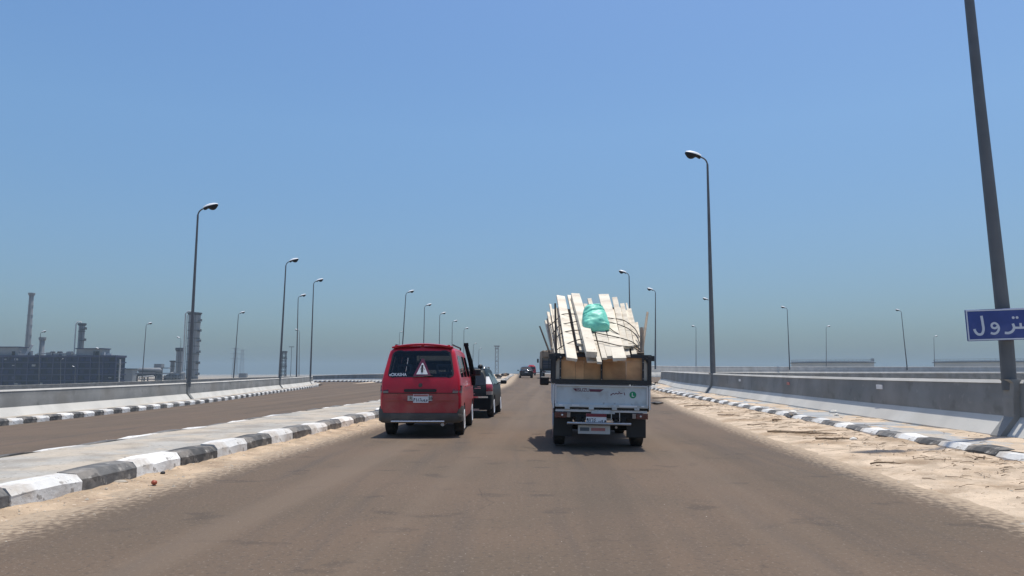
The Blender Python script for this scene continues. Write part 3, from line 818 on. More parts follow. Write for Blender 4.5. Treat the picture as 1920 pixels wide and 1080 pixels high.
# ------------------------------------------------------------------ red van
vx = at(789, 700, 15.4).x
van = empty('van', (vx, 15.42, ZR(15.4)), (0, 0, R(-.4)))
tag(van, 'red passenger van with a warning triangle on its rear window', 'van')
def vsec(zr, wr, inset=0., zb=.30, belt=1.17, crown=.035, r=.13):
    return half_section(zb, .46, belt, zr, .80 - inset, .835 - inset, .815 - inset, wr - inset, r, crown)
VS = [(0, vsec(1.80, .70, .05)), (.02, vsec(1.82, .705, .028)), (.06, vsec(1.83, .70, .008)), (.13, vsec(1.84, .695)), (.5, vsec(1.855, .695)), (1.0, vsec(1.86, .695)), (1.8, vsec(1.86, .695)), (2.6, vsec(1.855, .695)),
      (3.1, vsec(1.84, .69)), (3.35, vsec(1.80, .68)), (3.6, vsec(1.62, .66, r=.1)), (3.9, vsec(1.36, .70, r=.08)), (4.1, vsec(1.20, .74, .0, belt=1.08, r=.06)), (4.35, vsec(1.08, .74, .02, belt=.98, r=.06)), (4.55, vsec(.98, .70, .06, belt=.88, r=.06)), (4.62, vsec(.9, .66, .12, belt=.8, r=.06))]
def vrake(z): return (max(0, z - 1.17) * .28) - (.03 if .5 < z < 1.0 else 0)
def vcap(x, z):
    w_ = .79 if z < 1.17 else .78 - (z - 1.17) * .2
    return vrake(z) - .05 * (1 - (x / w_) ** 2)
body = loft_body(VS, vrake)
def inset_sections(S, dw, zlo, zhi):
    return [(y, [(max(0, x - dw) if x > 0 else 0, min(max(z, zlo), z - zhi) if z > zlo else zlo) for x, z in s]) for y, s in S]
CS = [(y, half_section(.55, .62, 1.17, zr - .05, .70, .76, .755, wr - .06, .10, .02)) for y, zr, wr in ((.09, 1.83, .66), (.5, 1.84, .67), (1.8, 1.845, .67), (2.8, 1.84, .67), (3.2, 1.80, .66), (3.5, 1.66, .66), (3.75, 1.45, .68), (3.86, 1.35, .70))]
cav = loft_body(CS, lambda z: max(0, z - 1.17) * .28, bow=.0)
gz0, gz1 = 1.225, 1.765
gl, gr = rounded(gz0, gz1, -.68, -.585, .09, -1), rounded(gz0, gz1, .68, .585, .09, 1)
grow_ = rows_patch(gz0, gz1, 14, gl, gr, 12, lambda x, z: (x, vcap(x, z), z))
cut_rear = solid_patch([[p + Vector((0, -.12, 0)) for p in r] for r in grow_], (0, 1, 0), .45)
def sidex(z): return .815 + (.695 - .815) * max(0, z - 1.17) / (1.73 - 1.17)
SIDEW = [(.32, 1.12), (1.22, 2.12), (2.24, 3.18)]
def side_rows(y0, y1, s, z0=1.22, z1=1.68, lean=0.):
    a = rounded(z0, z1, y0 + .0, y0 + .10 if y0 < .4 else y0, .06, -1); b = rounded(z0, z1, y1, y1 - (.14 if y1 > 3 else 0), .06, 1)
    return rows_patch(z0, z1, 8, a, b, 6, lambda y, z: (s * sidex(z), y, z))
cuts = [cav, cut_rear]
for s in (-1, 1):
    for y0, y1 in SIDEW: cuts.append(solid_patch([[p + Vector((s * .1, 0, 0)) for p in r] for r in side_rows(y0, y1, s)], (-s, 0, 0), .32))
def wsy(z): return 3.40 + (1.74 - z) * (3.98 - 3.40) / (1.74 - 1.28)
wrow = rows_patch(1.30, 1.74, 6, lambda z: -.60 + (z - 1.3) * .12, lambda z: .60 - (z - 1.3) * .12, 6, lambda x, z: (x, wsy(z), z))
cuts.append(solid_patch([[p + Vector((0, .25, 0)) for p in r] for r in wrow], (0, -1, 0), .5))
for s in (-1, 1):
    for y in (.92, 3.72): cuts.append(MB().lathe([(.355, s * .52), (.355, s * 1.0)], 28, Matrix.Rotation(R(90), 3, 'Y'), (0, y, .33)))
vb = link('body', boolean(body, cuts, 'body', M['redpaint']), M['redpaint'], van)
MB().grid([[p + Vector((0, -.004, 0)) for p in r] for r in grow_]).build('rear_window', M['glass'], van, smooth=180)
# black frame round the rear window
fo = rows_patch(gz0 - .012, gz1 + .012, 14, rounded(gz0 - .012, gz1 + .012, -.695, -.597, .1, -1), rounded(gz0 - .012, gz1 + .012, .695, .597, .1, 1), 1, lambda x, z: (x, vcap(x, z) - .003, z))
fi = rows_patch(gz0 + .018, gz1 - .018, 14, rounded(gz0 + .018, gz1 - .018, -.66, -.567, .08, -1), rounded(gz0 + .018, gz1 - .018, .66, .567, .08, 1), 1, lambda x, z: (x, vcap(x, z) - .006, z))
oo = [r[1] for r in fo] + [r[0] for r in reversed(fo)]; ii = [r[1] for r in fi] + [r[0] for r in reversed(fi)]
n_ = len(oo); MB().add(oo + ii, [(i, (i+1) % n_, (i+1) % n_ + n_, i + n_) for i in range(n_)]).build('window_seal', M['black'], van)
for s in (-1, 1):
    for k, (y0, y1) in enumerate(SIDEW):
        MB().grid([[p + Vector((s * .001, 0, 0)) for p in r] for r in side_rows(y0, y1, s)]).build('side_window', M['glass'], van, smooth=180)
MB().grid([[p + Vector((0, -.004, 0)) for p in r] for r in wrow]).build('windscreen', M['glassclear'], van, smooth=180)
# interior: floor, seats, headrests
MB().box((0, 1.9, .56), (1.45, 3.5, .04)).build('floor_panel', M['under'], van)
def seat(x, y, wd, hrs):
    s = MB().box((x, y, .72), (wd, .5, .22)).box((x, y - .22, 1.02), (wd, .12, .42)).build('seat', M['seat'], van); bevel(s, .04, 2)
    for hx in hrs:
        h = MB()
        for c, d in (((hx, y - .24, 1.47), (.30, .08, .05)), ((hx, y - .24, 1.31), (.30, .08, .05)), ((hx - .13, y - .24, 1.39), (.05, .08, .13)), ((hx + .13, y - .24, 1.39), (.05, .08, .13)), ((hx - .06, y - .23, 1.24), (.02, .02, .12)), ((hx + .06, y - .23, 1.24), (.02, .02, .12))): h.box(c, d)
        bevel(h.build('headrest', M['seat'], s), .015, 2)
seat(0, .72, 1.36, (-.40, .42)); seat(0, 1.75, 1.36, ()); seat(-.42, 2.9, .55, (-.42,)); seat(.42, 2.9, .55, (.42,))
# rear furniture
def rp(x, z, d=.0): return (x, vcap(x, z) - d, z)
def rear_slab(name, poly_rows, th, m, parent=van, sm=None):
    return solid_patch(poly_rows, (0, -1, 0), th).build(name, m, parent, smooth=sm)
def rrect(x0, x1, z0, z1, rad=.02, nx=8, nz=8, d=-.012):
    a, b = rounded(z0, z1, x0, x0, rad, -1), rounded(z0, z1, x1, x1, rad, 1)
    return rows_patch(z0, z1, nz, a, b, nx, lambda x, z: (x, vcap(x, z) - d, z))
for s in (-1, 1):
    a, b = sorted((s * .81, s * .66))
    # tail lamp wraps the corner
    rows = []
    for z in (.905, .92, .94, 1.0, 1.055):
        rows.append([Vector((s * xx, yy + vrake(z) * 1, z)) for xx, yy in ((.655, -.004), (.70, .008), (.755, .018), (.792, .035), (.826, .07), (.838, .14), (.840, .20))])
    lo_, hi_ = rows[:3], rows[2:]
    tl = solid_patch(hi_, (s * .35, -1, 0), .016).build('tail_lamp', M['redlamp'], van, smooth=50)
    solid_patch(lo_, (s * .35, -1, 0), .014).build('indicator', M['clearlamp'], tl, smooth=50)
rear_slab('handle_trim', rrect(-.33, .33, .925, .985, .02), .03, M['black'])
sl = MB()
for a, b in zip(range(-8, 8), range(-7, 9)): sl.bar(rp(a * .095, .9, .006), rp(b * .095, .9, .006), .01, .012)
sl.build('shut_line', M['under'], van)
cr = MB(); pts = [(-.72, .765), (-.33, .765), (-.28, .715), (.28, .715), (.33, .765), (.70, .765)]
for a, b in zip(pts, pts[1:]):
    for k in range(6):
        p, q = [(a[0] + (b[0] - a[0]) * t, a[1] + (b[1] - a[1]) * t) for t in (k / 6, (k + 1) / 6)]
        cr.bar(rp(*p, .012), rp(*q, .012), .045, .02)
cr.build('tailgate_crease', M['redlow'], van)
em = MB().lathe([(.042, 0), (.042, .012), (.036, .02), (.001, .024)], 20, Matrix.Rotation(R(90), 3, 'X'), rp(0, 1.06, .0)).build('emblem', M['bumper'], van, smooth=40)
# dusty lower tailgate skin, bumper, chrome bar
rear_slab('lower_skin', rrect(-.775, .775, .505, .893, .03, 12, 6, -.004), .008, M['redlow'], sm=60)
rows = []
bp_ = [(.865, .34), (.865, .12), (.84, .035), (.78, -.005), (.6, -.05), (.3, -.075), (0, -.08)]
full = [(-x, y) for x, y in bp_] + [(x, y) for x, y in reversed(bp_[:-1])]
for z, k in ((.30, .92), (.34, 1.0), (.42, 1.0), (.485, 1.0), (.50, .985)):
    rows.append([Vector((x * k, y * k + (1 - k) * .3 - .02, z)) for x, y in full])
MB().grid(rows).add([p for p in rows[-1]], [tuple(range(len(full)))]).build('bumper', M['bumper'], van, smooth=50)
for s in (-1, 1):
    rows = []
    for z in (.48, .56, .62, .635):
        k = 1 if z < .6 else .985
        rows.append([Vector((s * x * k, y - .018 + (0 if z < .62 else .02), z)) for x, y in ((.868, .34), (.868, .12), (.842, .035), (.78, -.004), (.70 - (z - .48) * .35, -.022))])
    solid_patch(rows, (-s * .3, 1, 0), .03).build('bumper_corner', M['bumper'], van, smooth=50)
MB().tube([(-.58, -.11, .335), (.50, -.11, .335)], .019, 10).build('chrome_bar', M['chrome'], van, smooth=60)
# plates
pl = MB().box((0, -.105, .80), (.50, .012, .10)).build('plate_holder', M['steel'], van)
PV = lambda u, v, d: (u, -.122 - d, v)
pm = MB().box((.02, -.115, .795), (.31, .012, .17)).build('number_plate', M['plate'], van)
MB().box((.02, -.1225, .857), (.29, .003, .036)).build('plate_band', M['platered'], pm)
tx = MB(); plate_text(tx, '3186bas', -.125, .735, .041, .065, .012, PV, .001); tx.build('lettering', M['plateink'], pm)
for body_, x in (('R', -.185), ('26', .215)):
    me = text_mesh(body_, .085); o = link('lettering', me, M['plateink'], pl); o.location = (x, -.1125, .80); o.rotation_euler = (R(90), 0, 0)
# warning triangle and name on the rear glass
def gp(x, z, d): return (x, vcap(x, z) - .012 - d, z)
tc_ = (0.03, 1.42)
def tri(s, d, m, name, par, dz=0):
    q = [(tc_[0] + s * x, tc_[1] + s * z + dz) for x, z in ((-1, -.95), (1, -.95), (.10, 1), (-.10, 1))]
    n = 8; rows = []
    for i in range(n + 1):
        t = i / n; zz = q[0][1] + (q[2][1] - q[0][1]) * t
        l = q[0][0] + (q[3][0] - q[0][0]) * t; r_ = q[1][0] + (q[2][0] - q[1][0]) * t
        rows.append([Vector(gp(l + (r_ - l) * k / 6, zz, d)) for k in range(7)])
    return solid_patch(rows, (0, 1, 0), .006).build(name, m, par)
t1 = tri(.185, .012, M['tri'], 'warning_triangle', van)
tri(.118, .016, M['white'], 'triangle_face', t1, -.025)
mk = MB(); ribbon(mk, [(tc_[0] - .003, tc_[1] - .10), (tc_[0] - .003, tc_[1] - .02), (tc_[0] - .003, tc_[1] + .055)], .040, lambda u, v, d: gp(u, v, d), .021, False)
for s in (-1, 1): ribbon(mk, [(tc_[0] + s * .02, tc_[1] - .005), (tc_[0] + s * .045, tc_[1] - .03), (tc_[0] + s * .035, tc_[1] - .05)], .006, lambda u, v, d: gp(u, v, d), .0215)
mk.build('triangle_mark', M['plateink'], t1)
me = text_mesh('eOKASHA', .085, .36)
for v in me.vertices:
    x, z = v.co.x - .47, v.co.y + 1.275; v.co = Vector(gp(x, z, .004))
link('lettering', me, M['signwhite'], van)
# wiper, roof bar / spoiler, snorkel pipe, mirrors, exhaust
MB().tube([gp(-.16, 1.225, .02), gp(.0, 1.237, .035), gp(.25, 1.252, .03)], .009, 6).build('wiper', M['black'], van)
rs = []
for i in range(13):
    x = -.63 + 1.26 * i / 12; e = (x / .63) ** 2
    y = .17 - .06 * (1 - e); z = 1.912 - .06 * e
    rs.append([Vector((x, y, z - .025)), Vector((x, y - .015, z)), Vector((x, y + .05, z + .012)), Vector((x, y + .22, z + .004)), Vector((x, y + .22, z - .02))])
solid_patch(rs, (0, 0, -1), .012).build('spoiler', M['redpaint'], van, smooth=50)
for x in (-.55, 0, .55): MB().box((x, .25, 1.862), (.05, .12, .06)).build('spoiler_foot', M['redpaint'], van)
for s in (-1, 1):
    MB().tube([(s * .60, .45, 1.86), (s * .60, .5, 1.905), (s * .60, 2.7, 1.905), (s * .60, 2.75, 1.86)], .018, 8).build('roof_rail', M['black'], van, smooth=60)
MB().tube([(.86, 3.72, 1.02), (.865, 3.62, 1.2), (.80, 3.38, 1.6), (.735, 3.2, 1.87), (.71, 3.15, 1.98)], [.055, .06, .06, .05, .05], 10).tube([(.71, 3.15, 1.97), (.705, 3.15, 2.05)], [.065, .06], 10).build('air_intake_pipe', M['pipeblack'], van, smooth=60)
for s in (-1, 1):
    mr = MB().box((s * .98, 3.35, 1.33), (.19, .10, .17)).build('mirror', M['black'], van); bevel(mr, .04, 3)
    MB().bar((s * .78, 3.4, 1.24), (s * .95, 3.37, 1.28), .05, .05).build('mirror_arm', M['black'], mr)
MB().box((0, 2.2, .36), (1.3, 3.7, .16)).build('chassis', M['under'], van)
MB().tube([(.46, -.05, .27), (.46, .5, .27)], .035, 10).build('exhaust', M['steel'], van, smooth=60)
MB().tube([(-.72, .92, .3), (.72, .92, .3)], .05, 8).build('axle', M['under'], van)
add_wheels(van, ((-.73, .92), (.73, .92), (-.73, 3.72), (.73, 3.72)), .325, .21)
for s in (-1, 1):
    MB().tube([(s * .838, 1.2, 1.02), (s * .838, 2.9, 1.02)], .008, 6).build('side_trim', M['redlow'], van)
    hd = MB().box((s * .70, 4.53, .80), (.22, .12, .14)).build('headlamp', M['clearlamp'], van); bevel(hd, .02)

# ------------------------------------------------------------------ dark green car ahead of the van
suv = empty('car', (at(925, 700, 22).x - .87, 22.0, ZR(22)), (0, 0, R(-3.4)))
tag(suv, 'dark green estate car half hidden by the red van', 'car')
def ssec(zr, wr, inset=0., belt=.93, zb=.24, r=.10, crown=.03):
    return half_section(zb, .42, belt, zr, .80 - inset, .845 - inset, .835 - inset, wr - inset, r, crown)
SS = [(0, ssec(1.37, .60, .07)), (.03, ssec(1.39, .615, .03)), (.1, ssec(1.41, .62, .005)), (.2, ssec(1.42, .625)), (.8, ssec(1.44, .63)), (1.6, ssec(1.455, .635)), (2.2, ssec(1.44, .63)), (2.5, ssec(1.38, .64)), (2.9, ssec(1.12, .70, r=.06)), (3.15, ssec(.99, .74, .0, .92, r=.05)), (3.7, ssec(.90, .72, .03, .84, r=.05)), (4.05, ssec(.80, .66, .10, .74, r=.05)), (4.15, ssec(.7, .6, .2, .64, r=.05))]
def srake(z): return max(0, z - .88) * .62 + max(0, .55 - z) * -.12
def scap(x, z): 
    w_ = .77 if z < .93 else .765 - (z - .93) * .5
    return srake(z) - .05 * (1 - (x / w_) ** 2)
cut = [MB().lathe([(.345, s * .52), (.345, s * 1.0)], 28, Matrix.Rotation(R(90), 3, 'Y'), (0, y, .32)) for s in (-1, 1) for y in (.78, 3.4)]
link('body', boolean(loft_body(SS, srake), cut, 'body', M['greencar']), M['greencar'], suv)
rows = rows_patch(.955, 1.355, 10, rounded(.955, 1.355, -.70, -.52, .07, -1), rounded(.955, 1.355, .70, .52, .07, 1), 10, lambda x, z: (x, scap(x, z) - .006, z))
MB().grid(rows).build('rear_window', M['darkglass'], suv, smooth=180)
def s_sidex(z): return .835 + (.63 - .835) * (z - .93) / (1.34 - .93)
for s in (-1, 1):
    for y0, y1 in ((.62, 1.12), (1.18, 1.95), (2.02, 2.72)):
        rr = rows_patch(.965, 1.31, 6, rounded(.965, 1.31, y0, y0 + (.12 if y0 < .7 else 0), .04, -1), rounded(.965, 1.31, y1, y1 - (.32 if y1 > 2.5 else 0), .04, 1), 5, lambda y, z: (s * (s_sidex(z) + .006), y, z))
        MB().grid(rr).build('side_window', M['darkglass'], suv, smooth=180)
    # tall wrap-round tail lamp: clear top, red middle, clear foot
    def lamp_rows(z0, z1, n=5):
        out = []
        for i in range(n + 1):
            z = z0 + (z1 - z0) * i / n; wdn = .17 - .10 * max(0, (z - .95)) / .25; xo = .835 if z < .93 else .835 - (z - .93) * .48
            out.append([Vector((s * (xo - wdn), scap(xo - wdn, z) - .006, z)), Vector((s * (xo - wdn * .5), srake(z) + .0 - .01, z)), Vector((s * (xo - .03), srake(z) + .025, z)), Vector((s * (xo + .008), srake(z) + .09, z)), Vector((s * (xo + .010), srake(z) + .16, z))])
        return out
    a_ = solid_patch(lamp_rows(.98, 1.20), (s * .4, -1, 0), .012).build('tail_lamp', M['greylamp'], suv, smooth=50)
    solid_patch(lamp_rows(.775, .985), (s * .4, -1, 0), .014).build('brake_light', M['brake'], a_, smooth=50)
    solid_patch(lamp_rows(.675, .78), (s * .4, -1, 0), .012).build('indicator', M['clearlamp'], a_, smooth=50)
    MB().tube([(s * .56, .45, 1.43), (s * .56, .5, 1.49), (s * .56, 2.0, 1.50), (s * .56, 2.1, 1.45)], .02, 8).build('roof_rail', M['steel'], suv, smooth=60)
    mr = MB().box((s * .99, 2.6, 1.02), (.20, .12, .13)).build('mirror', M['black'], suv); bevel(mr, .04, 3)
    MB().bar((s * .80, 2.62, .98), (s * .93, 2.6, 1.0), .05, .04).build('mirror_arm', M['black'], mr)
    MB().box((s * .6, 4.08, .66), (.3, .1, .12)).build('headlamp', M['clearlamp'], suv)
o = MB().lathe([(.001, .0), (.07, .02), (.085, .07), (.06, .12), (.001, .135)], 14, None, (.44, .52, 1.43)).build('roof_pod', M['black'], suv, smooth=60)
solid_patch(rows_patch(.585, .63, 2, lambda z: -.72, lambda z: .72, 10, lambda x, z: (x, scap(x, z) - .004, z)), (0, -1, 0), .05).build('chrome_strip', M['chrome'], suv)
solid_patch(rows_patch(.24, .575, 5, lambda z: -.80, lambda z: .80, 12, lambda x, z: (x, scap(x * .92, z) - .01 + .05 * abs(x) ** 6, z)), (0, -1, 0), .06).build('bumper', M['pipeblack'], suv, smooth=50)
pl = MB().box((0, scap(0, .4) - .085, .345), (.5, .012, .075)).build('number_plate', M['plate'], suv)
MB().box((.0, scap(0, .26) - .075, .255), (.95, .02, .05)).build('tow_step', M['steel'], suv)
bd = MB().box((.42, scap(.42, .86) - .004, .86), (.18, .01, .022)).build('badge', M['steel'], suv)
MB().box((.45, scap(.45, .90) - .004, .905), (.10, .01, .018)).build('badge', M['steel'], suv)
MB().box((.30, scap(.3, .70) - .004, .70), (.09, .01, .018)).build('badge', M['steel'], suv)
add_wheels(suv, ((-.735, .78), (.735, .78), (-.735, 3.4), (.735, 3.4)), .315, .20)
MB().box((0, 2.0, .3), (1.3, 3.6, .12)).build('chassis', M['under'], suv)

# ------------------------------------------------------------------ far vehicles
def far_saloon(name, loc, rz, paint, label):
    t = empty(name, loc, (0, 0, rz)); tag(t, label, 'car')
    sec = lambda zr, wr, i=0., belt=.86, r=.07: half_section(.22, .4, belt, zr, .78 - i, .83 - i, .82 - i, wr - i, r, .025)
    S = [(0, sec(.93, .70, .08)), (.05, sec(.96, .71, .02)), (.15, sec(.98, .72)), (.55, sec(1.0, .72)), (.62, sec(1.03, .72)), (1.05, sec(1.33, .60, r=.09)), (1.3, sec(1.40, .58, r=.1)), (2.1, sec(1.41, .58, r=.1)), (2.5, sec(1.30, .62, r=.08)), (2.95, sec(1.0, .72)), (3.7, sec(.9, .70, .03, .8)), (4.2, sec(.72, .6, .12, .66))]
    MB_ = loft_body(S, lambda z: 0., bow=.06); MB_.build('body', paint, t, smooth=32)
    rows = [[Vector((x, y, z + .012)) for x in (-wd, -wd/2, 0, wd/2, wd)] for y, z, wd in ((.66, 1.085, .62), (.85, 1.225, .58), (1.03, 1.345, .53))]
    MB().grid(rows).build('rear_window', M['darkglass'], t)
    for s in (-1, 1):
        rr = [[Vector((s * (.818 - .52 * (z - .86)), y, z)) for y in ((1.0 + (z - .9) * .8), 1.8, 2.75 - (z - .9) * .9)] for z in (.90, 1.08, 1.27)]
        MB().grid(rr).build('side_window', M['darkglass'], t)
        MB().box((s * .64, -.0, .80), (.26, .10, .13)).build('tail_lamp', M['redlamp'], t)
        bevel(MB().box((s * .95, 2.5, .95), (.2, .12, .13)).build('mirror', M['black'], t), .03)
    MB().box((0, -.07, .72), (.42, .02, .11)).build('number_plate', M['plate'], t)
    bevel(MB().box((0, -.02, .42), (1.6, .14, .2)).build('bumper', M['black'], t), .03)
    add_wheels(t, ((-.72, .85), (.72, .85), (-.72, 3.4), (.72, 3.4)), .31, .2)
    return t
far_saloon('car', (at(987, 700, 92).x, 92, ZR(92)), R(1.), M['blackcar'], 'black saloon car far ahead in the middle of the road')
def far_minibus():
    t = empty('minibus', (at(997, 700, 150).x, 150, ZR(150)), (0, 0, R(.5))); tag(t, 'small red minibus in the distance beyond the black saloon', 'minibus')
    sec = lambda zr, wr, i=0.: half_section(.3, .5, 1.15, zr, .82 - i, .86 - i, .85 - i, wr - i, .14, .05)
    S = [(0, sec(1.88, .70, .06)), (.06, sec(1.92, .72, .01)), (.2, sec(1.94, .73)), (3.4, sec(1.94, .73)), (3.9, sec(1.6, .74)), (4.3, sec(1.25, .76, .05)), (4.4, sec(1.2, .7, .1))]
    loft_body(S, lambda z: max(0, z - 1.15) * .12).build('body', M['redpaint'], t, smooth=32)
    MB().grid(rows_patch(1.2, 1.72, 6, rounded(1.2, 1.72, -.72, -.62, .08, -1), rounded(1.2, 1.72, .72, .62, .08, 1), 6, lambda x, z: (x, max(0, z - 1.15) * .12 - .07, z))).build('rear_window', M['darkglass'], t)
    for s in (-1, 1):
        MB().box((s * .78, -.03, .95), (.14, .1, .25)).build('tail_lamp', M['redlamp'], t)
        MB().grid([[Vector((s * (.86 - .16 * (z - 1.15)), y, z)) for y in (.4, 1.6, 3.2)] for z in (1.22, 1.65)]).build('side_window', M['darkglass'], t)
    bevel(MB().box((0, -.06, .42), (1.7, .16, .22)).build('bumper', M['bumper'], t), .03)
    bevel(MB().box((.0, .9, 2.02), (1.0, 1.2, .13)).build('roof_box', M['redpaint'], t), .05)
    add_wheels(t, ((-.72, .85), (.72, .85), (-.72, 3.5), (.72, 3.5)), .33, .2)
far_minibus()
def far_truck():
    t = empty('cargo_truck', (at(1035, 700, 88).x, 88, ZR(88)), (0, 0, R(.5))); tag(t, 'brown loaded cargo truck far ahead behind the plank load', 'truck')
    bevel(MB().box((0, 3, 1.05), (2.3, 6.0, .25)).build('bed', M['under'], t), .02)
    for s in (-1, 1): MB().box((s * 1.17, 3, 1.65), (.05, 6, .95)).build('side_board', M['brownload'], t)
    for z in (1.32, 1.63, 1.94): MB().box((0, -.02, z), (2.3, .06, .28)).build('tail_board', M['refdark'], t)
    for x in (-1.1, -.37, .37, 1.1): MB().box((x, -.07, 1.75), (.08, .05, 1.3)).build('stake', M['under'], t)
    ld = MB().box((-.1, 2.9, 2.65), (2.1, 5.4, 1.3)).build('cargo', M['brownload'], t); bevel(ld, .12, 3)
    for x in (-.7, 0, .7): bevel(MB().box((x * .95, .12, 2.85), (.62, .3, .75)).build('bale', M['brownload'], t), .08, 3)
    MB().tube([(-1.07, .2, 3.0), (-.5, .15, 3.34), (.5, .15, 3.34), (1.02, .2, 3.0)], .04, 6).build('tie_rope', M['rope'], t)
    cb = MB().box((0, 7.0, 1.9), (2.2, 1.7, 1.9)).build('cab', M['refgrey'], t); bevel(cb, .12, 3)
    for s in (-1, 1): bevel(MB().box((s * 1.32, 7.6, 2.2), (.22, .08, .5)).build('mirror', M['black'], t), .03)
    MB().box((0, -.05, .78), (2.2, .12, .2)).build('bumper', M['steel'], t)
    for s in (-1, 1): MB().box((s * .9, -.13, .80), (.35, .05, .13)).build('tail_lamp', M['redlamp'], t)
    add_wheels(t, ((-.95, 1.3), (.95, 1.3), (-.95, 6.9), (.95, 6.9)), .48, .3, 'steel')
far_truck()

# ------------------------------------------------------------------ pickup truck with its plank load
TY = 12.9
tr = empty('pickup_truck', (at(1125, 700, TY).x, TY, ZR(TY)), (0, R(1.1), R(-2.6)))
tag(tr, 'white pickup truck with a black rack, overloaded with planks', 'truck')
HWB = .80                                                   # half width of the tailgate
bevel(MB().box((0, 1.25, .70), (1.62, 2.5, .07)).build('bed_floor', M['under'], tr), .01)
for s in (-1, 1):
    sg_ = bevel(MB().box((s * .825, 1.27, .93), (.035, 2.46, .36)).build('side_gate', M['tail'], tr), .008)
    MB().box((s * .835, 1.27, 1.115), (.05, 2.46, .03)).build('gate_rim', M['cabwhite'], sg_)
    MB().box((s * .818, .0, .90), (.028, .05, .40)).build('corner_post', M['cabwhite'], tr)
# tailgate: outer frame, recessed panel, lip, hinges
tg = MB().box((0, .012, .925), (1.54, .03, .31)).build('tailgate', M['tail'], tr)
fr = MB()
for c, d in (((0, -.008, 1.088), (1.58, .045, .022)), ((-.78, -.008, .925), (.028, .045, .30)), ((.78, -.008, .925), (.028, .045, .30))): fr.box(c, d)
fr.build('tailgate_frame', M['cabwhite'], tg)
bevel(MB().box((0, -.012, .748), (1.58, .06, .055)).build('tailgate_lip', M['tail'], tg), .01)
for x in (-.58, -.17, .22, .60): bevel(MB().box((x, -.02, .705), (.085, .05, .045)).build('hinge', M['tail'], tg), .006)
for x, wd in ((-.69, .06), (-.44, .13), (.45, .3), (.70, .05)): MB().box((x, -.0445, .754), (wd, .004, .02)).build('reflective_strip', M['white'], tg)
bevel(MB().box((0, .03, .668), (1.56, .06, .055)).build('rear_crossmember', M['cabwhite'], tr), .006)
bevel(MB().box((.03, -.002, .64), (.40, .02, .05)).build('plate_light_bar', M['tail'], tr), .004)
PT = lambda u, v, d: (u, -.004 - d, v)
# decals: maroon flash with the maker's word, Arabic handwriting, green round sticker with L
dc = MB(); dc.add([PT(-.49, 1.035, .002), PT(-.43, .985, .002), PT(-.425, .985, .002), PT(-.425, 1.035, .002)], [(0, 1, 2, 3)])
dc.build('decal', M['maroon'], tg); dc = MB()
dc.add([PT(-.20, 1.03, .002), PT(-.20, .985, .002), PT(-.02, .985, .002), PT(.045, 1.03, .002)], [(0, 1, 2, 3)])
dc.build('decal', M['maroon'], tg)
me = text_mesh('ISUZU', .078, .215); o = link('lettering', me, M['maroon'], tg); o.location = (-.313, -.0065, 1.010); o.rotation_euler = (R(90), 0, 0)
ar = MB()
ribbon(ar, [(.17, .935), (.20, .965), (.225, .95), (.25, .97), (.28, .955), (.30, .975), (.33, .965), (.36, .97)], .013, PT, .002)
ribbon(ar, [(.385, .985), (.40, .935)], .013, PT, .002); ribbon(ar, [(.29, 1.0), (.31, .985)], .011, PT, .0025); ribbon(ar, [(.165, .955), (.16, .925)], .011, PT, .0025)
ar.build('handwriting', M['maroon'], tg)
ci = MB(); dot(ci, .535, .945, .058, PT, .003, 28); ci = ci.build('round_sticker', M['green'], tg)
me = text_mesh('L', .085); o = link('lettering', me, M['white'], ci); o.location = (.535, -.0085, .945); o.rotation_euler = (R(90), 0, 0)
# black rack of rails, posts and straps, plywood panels behind
RB, RT = 1.12, 1.60
rk = MB()
rk.box((0, -.015, RB + .035), (1.70, .06, .075)); rk.box((0, -.012, RT), (1.70, .05, .055))
rk.build('rear_rail', M['rackblack'], tr)
for s in (-1, 1):
    bevel(MB().box((s * .815, -.012, 1.375), (.065, .065, .46)).build('rack_post', M['rackblack'], tr), .008)
    st = MB().box((s * .705, -.03, 1.365), (.032, .02, .40)).build('strap', M['rackblack'], tr)
    for z in (1.22, 1.37, 1.50): MB().lathe([(.008, 0), (.006, .008), (.001, .009)], 8, Matrix.Rotation(R(90), 3, 'X'), (s * .705, -.04, z)).build('bolt', M['steel'], st)
    # rounded inner corner of the rack frame
    MB().tube([(s * .785, -.02, 1.50), (s * .765, -.02, 1.545), (s * .72, -.02, 1.566)], .016, 8).build('corner_brace', M['rackblack'], tr, smooth=60)
    for z in (RB + .035, RT): MB().box((s * .835, 1.27, z), (.04, 2.5, .05)).build('side_rail', M['rackblack'], tr)
    MB().box((s * .812, 1.27, 1.36), (.016, 2.44, .42)).build('side_panel', M['ply'], tr)
    for y in (.8, 1.65, 2.45): MB().box((s * .838, y, 1.36), (.035, .04, .45)).build('side_post', M['rackblack'], tr)
    MB().tube([(s * .84, -.03, 1.14), (s * .90, -.06, 1.13), (s * .91, -.06, 1.17)], .012, 6).build('hook', M['rackblack'], tr)
    MB().box((s * .872, -.01, 1.57), (.05, .05, .09)).build('latch', M['rackblack'], tr)
st = MB().box((0, -.03, 1.365), (.036, .02, .40)).build('strap', M['rackblack'], tr)
for z in (1.20, 1.36, 1.50): MB().lathe([(.008, 0), (.006, .008), (.001, .009)], 8, Matrix.Rotation(R(90), 3, 'X'), (0, -.04, z)).build('bolt', M['steel'], st)
xx = [-.69, -.47, -.33, -.02]
for a, b in ((-.69, -.445), (-.443, -.30), (-.298, -.002), (.002, .42), (.422, .69)):
    MB().box(((a + b) / 2, .012, 1.325), (b - a - .002, .014, .36)).build('wood_panel', M['ply'], tr)
for a, b in ((-.69, -.01), (.01, .69)): MB().box(((a + b) / 2, .016, 1.54), (b - a, .016, .066)).build('wood_panel', M['ply'], tr)
